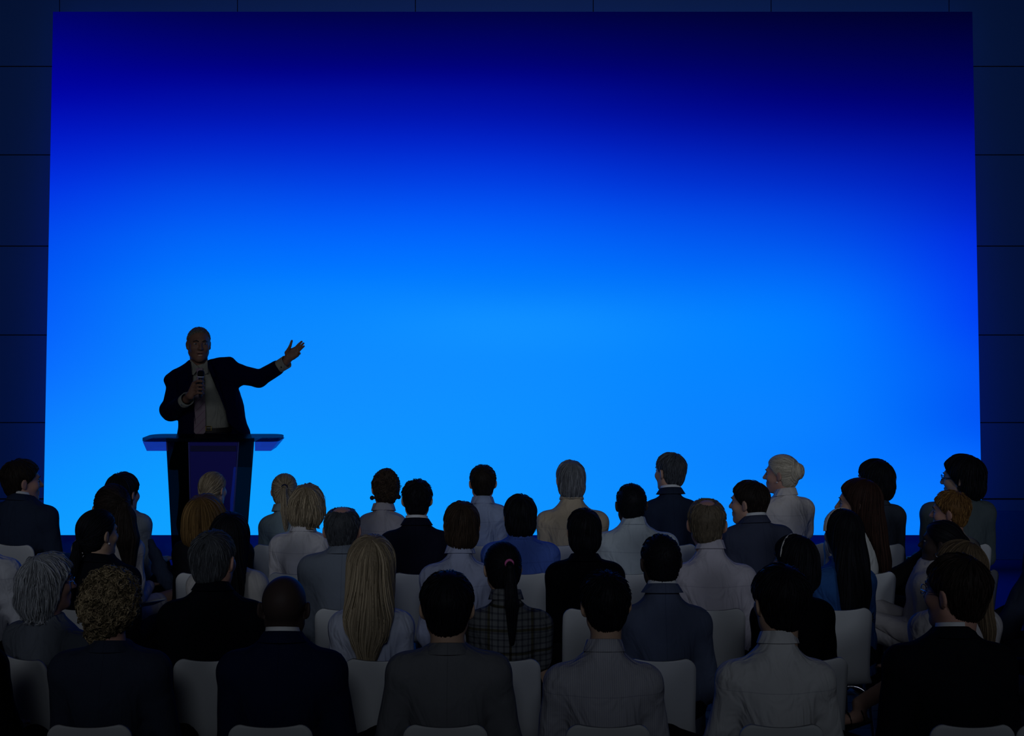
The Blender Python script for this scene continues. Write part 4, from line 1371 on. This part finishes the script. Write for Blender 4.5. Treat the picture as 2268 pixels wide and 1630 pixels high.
person('E', 1069, 1030, 56, 1012, 1126, 1118, yh=-6, hair='short', hc='darkbrown', sk='pink', kind='shirt', tc=(.27, .32, .46), waist=.9, hkw=dict(whorl=(.0, -.085, .07)),
       cy=1101, label='dark-haired man in a light blue shirt, farthest row', who='the man in light blue, farthest row')
person('E', 1264, 1020, 64, 1189, 1346, 1132, yh=-8, hair='medium', hc='grey', sk='pink', kind='shirt', tc=(.42, .34, .24), waist=1.05, dep=1.15, chairx=1238, hkw=dict(nape=-.10, thick=.009),
       cy=1091, label='heavyset grey-haired man in a tan shirt', who='the heavyset man in the tan shirt')
person('E', 1485, 1002, 66, 1424, 1546, 1110, yh=-38, yb=-4, hair='short', hc='saltpepper', sk='light', tc=(.018, .026, .05), chairx=1482, hkw=dict(thick=.006),
       cy=1078, label='tall man with short greying hair in a navy suit, farthest row', who='the greying man in the navy suit')
person('E', 1733, 1008, 78, 1692, 1792, 1104, yh=-64, yb=-18, hair='bun', hc='platinum', sk='pink', kind='shirt', tc=(.60, .55, .53), waist=.8, sleeves='short', extras=('earring',), sw=.17,
       cy=1083, label='woman in profile with a platinum bun and white blouse', who='the woman with the platinum bun')
person('E', 1940, 1020, 72, 1872, 2004, 1122, yh=-42, yb=-10, hair='medium', hc='black', sk='pink', tc=(.045, .055, .075), chairx=1934, hkw=dict(thick=.016, nape=-.12),
       cy=1103, label='man with shaggy black hair in a dark grey suit, farthest row', who='the shaggy-haired man in the dark grey suit')
person('E', 2134, 1010, 88, 2036, 2204, 1114, yh=-52, yb=-8, hair='medium', hc='black', sk='asian', tc=(.085, .11, .12), chairx=2128, hkw=dict(thick=.016, nape=-.115), glasses='dark',
       cy=1096, label='man with bowl-cut black hair and dark glasses in a grey-green jacket', who='the man in the grey-green jacket')
chair((2335 - CXP) * 4.35 / F, 4.55, 0, 'white moulded chair at the right edge of the nearest row, cut off by the photo')

# ------------------------------------------------------------------ lectern
def lectern():
    d0 = 8.36; d1 = 8.64
    f0, f1 = F / d0, F / d1
    X0 = (471 - CXP) / f0
    root = empty('lectern', (X0, (d0 + d1) / 2, STAGE))
    tag(root, 'smoked translucent glass lectern with winged top standing before the speaker', 'lectern')
    yc = (d0 + d1) / 2
    X = lambda px, d=d0: (px - CXP) * d / F - X0
    Z = lambda py, d=d0: EYE - (py - HOR) * d / F - STAGE
    slab = transp('smoked_glass_top', (.20, .24, .31), (.010, .022, .05), .10)
    wing = transp('violet_glass_wing', (.38, .42, .76), (.18, .14, .5), .28)
    side = transp('teal_glass_side', (.07, .085, .095), (.01, .03, .05), .06)
    cen = transp('violet_frosted_front', (.15, .19, .42), (.05, .045, .42), .42)
    frm = basic('lectern_rim', (.05, .05, .22), rough=.5)
    # top slab with rounded plan corners
    zt = Z(971); th = .022
    xl, xr = X(311), X(633, d1)
    r = .09; y0, y1 = d0 - yc, d1 - yc
    pts = []
    for cx, cy, a0 in ((xr - r, y1 - r, 0), (xl + r, y1 - r, 90), (xl + r * .6, y0 + r * .6, 180), (xr - r * .6, y0 + r * .6, 270)):
        rr = r if a0 < 180 else r * .6
        for a in np.radians(np.linspace(a0, a0 + 90, 9)):
            pts.append((cx + rr * math.cos(a), cy + rr * math.sin(a), zt - th))
    MB().prism(pts, (0, 0, th)).build('top_slab', slab, root, bevel=.002)
    # wings under the slab: a shallow tray, wider at the top, left and right of the body
    zb_, zt2 = Z(1000), zt - th - .001
    for (a, b, c, e) in ((X(314), X(369), X(322), X(369)), (X(562.5), X(615), X(562.5), X(598))):
        m = MB()
        f0_, f1_ = y0 + .012, y1 - .02
        v = [(c, f0_ + .02, zb_), (e, f0_ + .02, zb_), (e, f1_ - .04, zb_), (c, f1_ - .04, zb_), (a + .003, f0_, zt2), (b, f0_, zt2), (b, f1_, zt2), (a + .003, f1_, zt2)]
        m.add(v, [[(0, 3, 2, 1), (0, 1, 5, 4), (1, 2, 6, 5), (2, 3, 7, 6), (3, 0, 4, 7), (4, 5, 6, 7)]])
        o = m.build('wing', wing, root)
    # body
    zbase = .03
    def px_at(z, pa, za, pb, zb2):
        return pa + (pb - pa) * (za - z) / (za - zb2)
    zA, zB = Z(976), Z(1185)
    L_ = lambda z: X(px_at(z, 369, zA, 380, zB), d1 - .03); R_ = lambda z: X(px_at(z, 562, zA, 547, zB), d1 - .03)
    CL = lambda z: X(px_at(z, 416, zA, 421, zB)); CR = lambda z: X(px_at(z, 527, zA, 512, zB))
    ytop, yb_ = y0 + .03, y1 - .03
    zt3 = zt - th - .001
    for out, inn in ((L_, CL), (R_, CR)):
        v = []
        for z in (zbase, zt3):
            v += [(inn(z), ytop, z), (out(z), yb_, z)]
        m = MB().add([v[0], v[1], v[3], v[2]], [[(0, 1, 2, 3)]])
        o = m.build('side_panel', side, root); s = o.modifiers.new('thickness', 'SOLIDIFY'); s.thickness = .012; s.offset = 0
    z0, z1 = zbase, zt3
    g = .006
    m = MB().add([(CL(z0) + g, ytop - .004, z0), (CR(z0) - g, ytop - .004, z0), (CR(z1) - g, ytop - .004, z1), (CL(z1) + g, ytop - .004, z1)], [[(0, 1, 2, 3)]])
    o = m.build('front_panel', cen, root); s = o.modifiers.new('thickness', 'SOLIDIFY'); s.thickness = .010; s.offset = 0
    za, zc_ = Z(988), Z(1000)
    MB().box((CL(za) + .012, ytop - .016, zc_), (CR(za) - .014, ytop - .0095, za)).build('recess_strip', basic('recess_dark', (.008, .008, .06), rough=.6), root)  # dark bar laid on the panel to draw its dark recessed top band
    m = MB()
    for fn, s_ in ((CL, 1), (CR, -1)):
        m.tube([(fn(z0), ytop - .006, z0), (fn(z1), ytop - .006, z1)], .0045, 8)
    m.tube([(CL(z1), ytop - .006, Z(979)), (CR(z1), ytop - .006, Z(979))], .004, 8)
    m.build('rim', frm, root)
    m = MB().box((CL(za) + .02, y0 + .03 + .02, Z(1012)), (CR(za) - .02, y1 - .08, Z(1010))).build('shelf', side, root)
    MB().box((L_(0) - .03, y0 - .01, 0), (R_(0) + .03, y1 + .02, .03)).build('base_plate', basic('lectern_base', (.008, .015, .06), rough=.5), root, bevel=.004)


lectern()


# ------------------------------------------------------------------ the speaker
def speaker():
    D = 8.80
    f = F / D
    X0 = (452 - CXP) / f
    root = empty('person', (X0, D, STAGE))
    tag(root, 'grey-haired man in a dark suit speaking into a microphone with one arm raised', 'person')

    def q(px, py, y=0.0):
        dd = D + y
        return np.array([(px - CXP) * dd / F - X0, y, EYE - (py - HOR) * dd / F - STAGE])
    zz = lambda py, y=0: q(0, py, y)[2]
    xx = lambda px, y=0: q(px, 0, y)[0]
    hs = 1.01; wxs = .99
    top = zz(724); hc = np.array([xx(443.5), -.04, top - .114 * hs])
    R = rotz(math.radians(180 + 21)) @ rotx(.03) @ roty(-.03)
    # joints: R = image left arm (holds the microphone), L = image right arm
    my = -.36
    mp = lambda px, py, dy=0: q(px, py, my + dy)
    SR = q(391, 842, .0); ER = q(380, 911, -.05); WR = q(414, 884, -.30)
    SL = q(512, 822, .0); EL = q(574, 840, -.03); WL = q(632, 803, -.12)
    res = .0062
    xs = axis(xx(345), xx(690), xx(345), xx(690), res, res)
    ys = axis(-.50, .22, -.50, .10, res, .012)
    zs = axis(-.02, top + .03, zz(905), top + .03, res, .014)
    B = Field(xs, ys, zs)
    # torso core, legs
    cx = xx(455)
    B.add(loft(smooth_levels([(zz(1010), xx(452), 0, .13, .09), (zz(940), xx(458), 0, .12, .085), (zz(880), xx(456), 0, .13, .09), (zz(835), xx(450), 0, .15, .085), (zz(812), xx(444), 0, .08, .06)])), .02)
    legs = []
    for s, hpx, kpx, apx in ((-1, 428, 420, 416), (1, 486, 484, 484)):
        h, k, a = q(hpx, 1000, 0), np.array([xx(kpx), -.02, .56]), np.array([xx(apx), 0.02, .10])
        legs.append((h, k, a))
        B.add(cap(h, k, .08, .055), .02); B.add(cap(k, a, .052, .036), .02)
        B.add(cap(a + (0, .03, -.05), a + (0, -.15, -.06), .032, .024), .015)
    B.add(cap(q(442, 818, 0), hc + R @ np.array((0, -.02, -.06)) * hs, .064, .058), .02)
    for S_, E_, W_ in ((SR, ER, WR), (SL, EL, WL)):
        B.add(cap(S_, E_, .046, .036), .02); B.add(cap(E_, W_, .038, .026), .015)
    for op, pr, k in head_prims(hs, wxs, .007):
        add_xf(B, op, pr, k, R, hc)
    # open mouth
    add_xf(B, 'c', ell(np.array((0, .086, -.072)) * hs, np.array((.021, .018, .0085)) * hs), .003, R, hc)
    # raised hand (palm towards the hall)
    h = lambda zx, zy, y=-.12: q(600 + zx / 14.82, 730 + zy / 14.82, y)
    B.add(cap(WL, h(560, 960), .027, .030), .012)
    palm = [h(560, 930), h(640, 720), h(790, 650), h(850, 820), h(720, 900)]
    for i in range(5):
        B.add(cap(palm[i], palm[(i + 1) % 5], .0155, .0145), .012)
    B.add(ell(h(700, 800), (.034, .013, .036)), .014)
    fr = .0088
    for base, mid, tip, y2 in (((800, 610), (905, 490), (1015, 385), -.135), ((860, 660), (975, 545), (1082, 445), -.13), ((890, 730), (990, 620), (1085, 545), -.142), ((885, 810), (940, 790), (945, 765), -.165)):
        b, m_, t_ = h(*base), h(*mid, y=(-.12 + y2) / 2), h(*tip, y=y2)
        B.add(cap(b, m_, fr * 1.08, fr), .004); B.add(cap(m_, t_, fr, fr * .82), .002)
    a1, a2, a3 = h(520, 760, -.13), h(625, 560, -.15), h(688, 365, -.155)
    B.add(cap(h(570, 900), a1, .017, .015), .01); B.add(cap(a1, a2, .0145, .0105), .006); B.add(cap(a2, a3, .0105, .0082), .003)
    # hand round the microphone
    kn = []
    B.add(cap(WR, mp(421, 876, .02), .026, .028), .012)
    B.add(cap(mp(421, 876, .01), mp(430, 850, .00), .024, .018), .012)
    B.add(cap(mp(424, 878, .0), mp(430, 868, -.0), .020, .018), .012)
    for i, yy in enumerate((843.5, 853, 861.5, 870)):
        b = mp(429.5 - .3 * i, yy + 4, -.008); m_ = mp(438, yy, -.030); m2 = mp(446.5, yy + .6, -.032); t_ = mp(452.5 - (1.5 if i in (0, 3) else 0), yy + 1.6, -.012)
        B.add(cap(b, m_, .0105, .0100), .005); B.add(cap(m_, m2, .0098, .0092), .003); B.add(cap(m2, t_, .0092, .0080), .003)
    B.add(cap(mp(424, 868, .02), mp(436, 853, .028), .014, .011), .006); B.add(cap(mp(436, 853, .028), mp(447, 842, .022), .0105, .009), .003)
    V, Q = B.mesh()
    body = mesh('body', V, [Q], basic('skin_speaker', (.115, .06, .042), rough=.6, spec=.15, noise=.08, scale=40, bump=.15), root)  # skin colour lowered so the speaker reads as dimly lit
    xf = lambda pts: np.asarray(pts, float) * hs @ R.T + hc
    for s in (-1, 1):
        MB().rings([xf([(s * .031 + .0125 * math.cos(t) * math.sin(ph), .0735 + .012 * math.cos(ph), -.001 + .0046 * math.sin(t) * math.sin(ph)) for t in np.linspace(0, 6.283, 14, endpoint=False)]) for ph in np.linspace(.05, 1.8, 8)]).build('eye', basic('eye_sp', (.30, .29, .28), rough=.4), root, smooth=True)
        MB().rings([xf([(s * .031 + .0062 * math.cos(t) * k, .0855 + .002 * (1 - k), -.001 + .0044 * math.sin(t) * k) for t in np.linspace(0, 6.283, 14, endpoint=False)]) for k in (1, .6, .1)]).build('iris', IRIS, root, smooth=True)
        MB().tube(xf([(s * .012, .090, .014), (s * .028, .094, .022), (s * .048, .080, .015)]), [.0028, .0048, .002], 8).build('eyebrow', basic('brow_sp', (.02, .014, .012), rough=.9), root, smooth=True)
    MB().tube(xf([(-.016, .076, -.0785), (-.006, .082, -.0795), (.006, .082, -.0795), (.016, .076, -.0785)]), .0032, 8).build('teeth', basic('teeth', (.5, .46, .36), rough=.4), root, smooth=True)
    m = MB()
    m.tube(xf([(-.022, .080, -.070), (-.010, .0925, -.0615), (0, .0935, -.0625), (.010, .0925, -.0615), (.022, .080, -.070)]), [.0015, .0028, .003, .0028, .0015], 8)
    m.tube(xf([(-.022, .080, -.071), (-.010, .089, -.083), (0, .090, -.084), (.010, .089, -.083), (.022, .080, -.071)]), [.0015, .0034, .0042, .0034, .0015], 8)
    m.build('lips', basic('lips', (.22, .09, .075), rough=.6), root, smooth=True)
    build_hair('crop', hs, R, hc, hairmat('speaker', (.045, .045, .040), (.14, .14, .115)), root, dict(thick=.003, wx=wxs * .98, whorl=(0, -.04, .1), hairline=.034, nape=-.07, res=.005), 77)
    # shirt
    white = cloth('speaker_shirt_cloth', (.135, .135, .118), folds=.35)  # grey-beige cloth, darkened further to stand in for dim light on him
    r2 = .0085
    G = Field(np.arange(xx(375), xx(540), r2), np.arange(-.24, .22, r2), np.arange(zz(965), zz(790), r2))
    G.add(loft(smooth_levels([(zz(949), xx(463), -.005, .146, .118), (zz(935), xx(464), -.008, .148, .122), (zz(900), xx(460), -.008, .150, .125), (zz(860), xx(455), -.008, .165, .128), (zz(835), xx(450), -.004, .170, .110), (zz(818), xx(444), .0, .115, .080), (zz(808), xx(442), -.004, .068, .066), (zz(798), xx(441), .0, .062, .062)], 4)), .01)
    wf = wrinkle(5, .004, 16); G.all(lambda v, X, Y, Z: v + wf(X, Y, Z) * np.clip((zz(830) - Z) / .1, 0, 1))
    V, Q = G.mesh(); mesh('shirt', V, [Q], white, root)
    m = MB()
    m.prism([q(421.6, 796, -.060), q(441, 814.5, -.118), q(429, 831, -.128), q(423, 829, -.112)], (0, -.006, .001))
    m.prism([q(460, 796, -.060), q(446, 814.5, -.118), q(455, 829, -.128), q(461, 826, -.112)], (0, -.006, .001))
    m.build('shirt_collar', white, root, bevel=.001)
    # tie
    tm = cloth('tie_silk', (.14, .105, .125), 'tie', folds=.1)
    ty = -.146
    MB().prism([q(434.5, 815, -.128), q(450.5, 815, -.128), q(448.5, 829, -.140), q(438, 829, -.140)], (0, -.016, 0)).build('tie_knot', tm, root, bevel=.003)
    tl = [(438, 448.5, 828), (434, 452, 845), (431.5, 454.5, 880), (430.5, 455.5, 920), (430, 455.5, 957)]
    pts = [q(a, y, ty) for a, b, y in tl] + [q(441.5, 969, ty)] + [q(b, y, ty) for a, b, y in tl[::-1]]
    MB().prism(pts, (0, -.006, 0)).build('tie', tm, root, bevel=.001)
    # trousers, belt
    T = Field(np.arange(xx(375), xx(545), .012), np.arange(-.26, .24, .012), np.arange(.04, zz(935), .012))
    T.add(loft(smooth_levels([(zz(1030), xx(456), 0, .175, .13), (zz(1000), xx(458), 0, .172, .13), (zz(965), xx(461), -.004, .158, .128), (zz(948), xx(463), -.004, .152, .126)])), .02)
    for h_, k_, a_ in legs:
        T.add(cap(h_ - (0, 0, .05), k_, .098, .075), .04); T.add(cap(k_, a_ - (0, 0, .03), .074, .062), .03)
    wt = wrinkle(9, .005, 14); T.all(lambda v, X, Y, Z: v + wt(X, Y, Z))
    V, Q = T.mesh(); mesh('trousers', V, [Q], cloth('speaker_trouser', (.006, .006, .012)), root)
    an = np.linspace(0, 2 * math.pi, 40, endpoint=False)

    def el(px, py, a_, b_, n=2.3):
        c0 = q(px, py)
        return np.array([(c0[0] + a_ * np.sign(math.cos(t)) * abs(math.cos(t)) ** (2 / n), -.005 + b_ * np.sign(math.sin(t)) * abs(math.sin(t)) ** (2 / n), c0[2]) for t in an])
    b = MB().rings([el(463, 954, .158, .134), el(463, 944, .156, .133), el(463, 944, .150, .127), el(463, 954, .152, .128), el(463, 954, .158, .134)], caps=False).build('belt', basic('belt_leather', (.006, .005, .005), rough=.5), root, smooth=False)
    mm = MB(); c0 = q(462, 949, -.143)
    for dx in (-.018, .018): mm.tube([c0 + (dx, 0, -.015), c0 + (dx, 0, .015)], .0022, 6)
    for dz in (-.015, .015): mm.tube([c0 + (-.018, 0, dz), c0 + (.018, 0, dz)], .0022, 6)
    mm.build('buckle', basic('brass', (.45, .30, .06), rough=.35, metal=1.0), b)
    for h_, k_, a_ in legs:
        Fs = Field(np.arange(a_[0] - .07, a_[0] + .07, .009), np.arange(a_[1] - .24, a_[1] + .10, .009), np.arange(0, .16, .009))
        Fs.add(cap(a_ + (0, .03, -.05), a_ + (0, -.16, -.062), .044, .034), .01)
        Fs.all(lambda v, X, Y, Z: np.maximum(v, .008 - Z + 0 * X + 0 * Y))
        V, Q = Fs.mesh(); mesh('shoe', V, [Q], SHOE, root)
    # jacket: an open shell round the shirt
    J = Field(np.arange(xx(335), xx(660), .0085), np.arange(-.46, .26, .0085), np.arange(zz(1050), zz(780), .0085))
    lv = [(zz(1036), xx(467), .0, .285, .150), (zz(1000), xx(470), .0, .270, .150), (zz(960), xx(473), .0, .252, .148), (zz(925), xx(470), .0, .235, .147), (zz(885), xx(463), .0, .220, .147),
          (zz(855), xx(455), .0, .214, .146), (zz(832), xx(448), .0, .200, .128), (zz(818), xx(445), .0, .155, .105), (zz(806), xx(442), .004, .096, .084), (zz(798), xx(441.5), .006, .074, .074)]
    J.add(loft(smooth_levels(lv, 4), n=2.3), .015)
    J.add(ell(q(384, 841, 0), (.066, .075, .055)), .03); J.add(ell(q(500, 812, 0), (.080, .078, .050)), .03)
    J.add(cap(q(470, 808, .01), q(508, 806, 0), .040, .050), .02)
    J.add(cap(SR, ER, .064, .063), .02); J.add(cap(q(392, 829, 0), q(428, 812, .01), .040, .045), .03); J.add(ell(q(370, 908, -.02), (.050, .055, .062)), .02); J.add(cap(ER, WR + (WR - ER) * -.24, .066, .050), .02)
    J.add(cap(SL, EL, .074, .057), .02); J.add(ell(q(522, 838, 0), (.06, .07, .06)), .02); J.add(cap(EL, WL + (EL - WL) * .32, .056, .052), .02)
    # opening
    pL = np.array([(790, 424), (812, 424), (850, 426.5), (905, 431), (960, 433), (1060, 436)], float)
    pR = np.array([(790, 459.5), (806, 460), (830, 467), (870, 484), (905, 498), (935, 503), (965, 534), (1000, 548), (1060, 556)], float)
    zL = np.array([zz(p, -.13) for p in pL[:, 0]]); xL = np.array([xx(p, -.13) for p in pL[:, 1]])
    zR = np.array([zz(p, -.13) for p in pR[:, 0]]); xR = np.array([xx(p, -.13) for p in pR[:, 1]])

    def wedge(v, X, Y, Z):
        l = np.interp(Z, zL[::-1], xL[::-1]); r = np.interp(Z, zR[::-1], xR[::-1])
        w = np.maximum(np.maximum(l - X, X - r), Y - .0)
        arm = cap(ER, WR + (WR - ER) * -.24, .066, .050)[0](X, Y, Z)           # the sleeve crosses in front and stays whole
        out = np.maximum(v, -w)
        return np.minimum(out, np.maximum(arm, np.maximum(X - xx(410), -9)))
    wj = wrinkle(21, .007, 17)
    J.all(lambda v, X, Y, Z: v + wj(X, Y, Z) * .9)
    J.all(wedge)
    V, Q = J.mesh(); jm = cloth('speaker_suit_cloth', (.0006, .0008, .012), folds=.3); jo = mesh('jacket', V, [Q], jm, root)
    lap = MB()
    lap.prism([q(423, 800, -.075), q(416, 812, -.120), q(411, 838, -.150), q(417, 842, -.152), q(411, 846, -.153), q(428, 905, -.156), q(433, 940, -.156), q(426.5, 850, -.152), q(424, 815, -.128)], (0, -.006, 0))
    lap.prism([q(460, 800, -.075), q(468, 808, -.115), q(478, 834, -.150), q(474, 838, -.150), q(482, 842, -.152), q(496, 890, -.155), q(499, 908, -.155), q(484, 870, -.153), q(467, 830, -.148), q(461, 812, -.122)], (0, -.006, 0))
    lap.build('lapel', jm, root, bevel=.001)
    # cuffs
    for W_, E_, hnd in ((WR, ER, mp(421, 876, .02)), (WL, EL, h(560, 960))):
        ax_ = (W_ - E_) / np.linalg.norm(W_ - E_); ax2 = hnd - W_; ax2 /= np.linalg.norm(ax2)
        u_ = np.cross(ax_, (0, 1., 0)); u_ /= np.linalg.norm(u_); v_ = np.cross(ax_, u_)
        def lp(c, r): return np.array([c + r * math.cos(t) * u_ + r * math.sin(t) * v_ for t in an])
        c0 = W_ - ax_ * .095; c1 = W_ + ax_ * .012
        cf = MB().rings([lp(c0, .044), lp(c1, .0465), lp(c1, .042), lp(c0, .039), lp(c0, .044)], caps=False).build('cuff', white, root, smooth=True)
        cb = W_ - ax_ * .018 - v_ * np.sign(v_[1]) * .046 - u_ * np.sign(u_[2]) * .014
        MB().rings([np.array([cb + rr * .0055 * (math.cos(t) * ax_ + math.sin(t) * u_) + np.array((0, -.002 * (1 - rr), 0)) for t in np.linspace(0, 6.283, 12, endpoint=False)]) for rr in (1, .5, .05)]).build('cufflink', basic('cufflink', (.01, .01, .012), rough=.3, spec=.4), cf, smooth=True)
    # microphone (held: a thing of its own)
    mroot = empty('microphone', tuple(np.array([X0, D, STAGE]) + mp(444, 881)))
    tag(mroot, 'black handheld microphone with a pale ring held at the speaker\'s chest', 'microphone')
    base = mp(444, 881); tp = mp(445.5, 820)
    off = lambda p: np.asarray(p) - base
    a0, a1_ = off(mp(443.6, 881)), off(mp(444.8, 835))
    cc = np.linspace(0, 1, 6)
    MB().tube([a0 + (a1_ - a0) * t for t in cc], [.0105, .0115, .0125, .0135, .0145, .0165], 20).build('handle', basic('mic_body', (.012, .012, .022), rough=.4, spec=.3), mroot, smooth=True)
    MB().tube([off(mp(444.8, 835.5)), off(mp(444.9, 833.5))], .0205, 24).build('ring', basic('mic_ring', (.35, .36, .42), rough=.4), mroot, smooth=True)
    b0, b1_ = off(mp(444.9, 833.2)), off(mp(445.2, 820))
    MB().tube([b0 + (b1_ - b0) * t for t in (0, .25, .5, .7, .85, .95, 1)], [.0205, .0225, .023, .0225, .0195, .014, .004], 24).build('grille', basic('mic_grille', (.003, .003, .003), rough=.8, scale=900, bump=.6), mroot, smooth=True)


speaker()


# ------------------------------------------------------------------ cloth over a chair, papers on laps
def draped():
    p = at(350, 1250, 7.40)
    r = empty('draped_jacket', tuple(p))
    tag(r, 'crumpled grey-blue jacket hanging beside the person in the grey-blue shirt', 'jacket')
    Fd = Field(np.arange(-.12, .12, .008), np.arange(-.07, .07, .008), np.arange(-.20, .20, .008))
    Fd.add(loft(smooth_levels([(-.15, .055, 0, .018, .016), (-.11, .045, 0, .038, .026), (-.04, .022, 0, .044, .030), (.05, -.015, 0, .036, .026), (.15, -.045, 0, .016, .018)], 4)), .01)
    Fd.add(cap((-.03, .01, .10), (.06, -.01, -.13), .020, .026), .03)
    w_ = wrinkle(88, .011, 26); Fd.all(lambda v, X, Y, Z: v + w_(X, Y, Z))
    V, Q = Fd.mesh(); mesh('cloth', V, [Q], cloth('denim_cloth', (.055, .075, .125), folds=.5), r)
    b0 = at(331, 1338, 6.62)
    b = empty('booklet', tuple(b0))
    tag(b, 'blue-covered booklet on the lap behind the curly blonde woman', 'booklet')
    R_ = rotz(.7) @ rotx(-.35)
    def bx_(lo, hi, nm, mt):
        m = MB().box(lo, hi); m.v = [v @ R_.T for v in m.v]; m.build(nm, mt, b)
    bx_((-.055, -.08, 0), (.055, .08, .003), 'cover', basic('blue_cover', (.04, .10, .36), rough=.6))
    bx_((-.052, -.077, .0031), (.052, .077, .009), 'pages', basic('paper_pages', (.5, .5, .52), rough=.9))


draped()
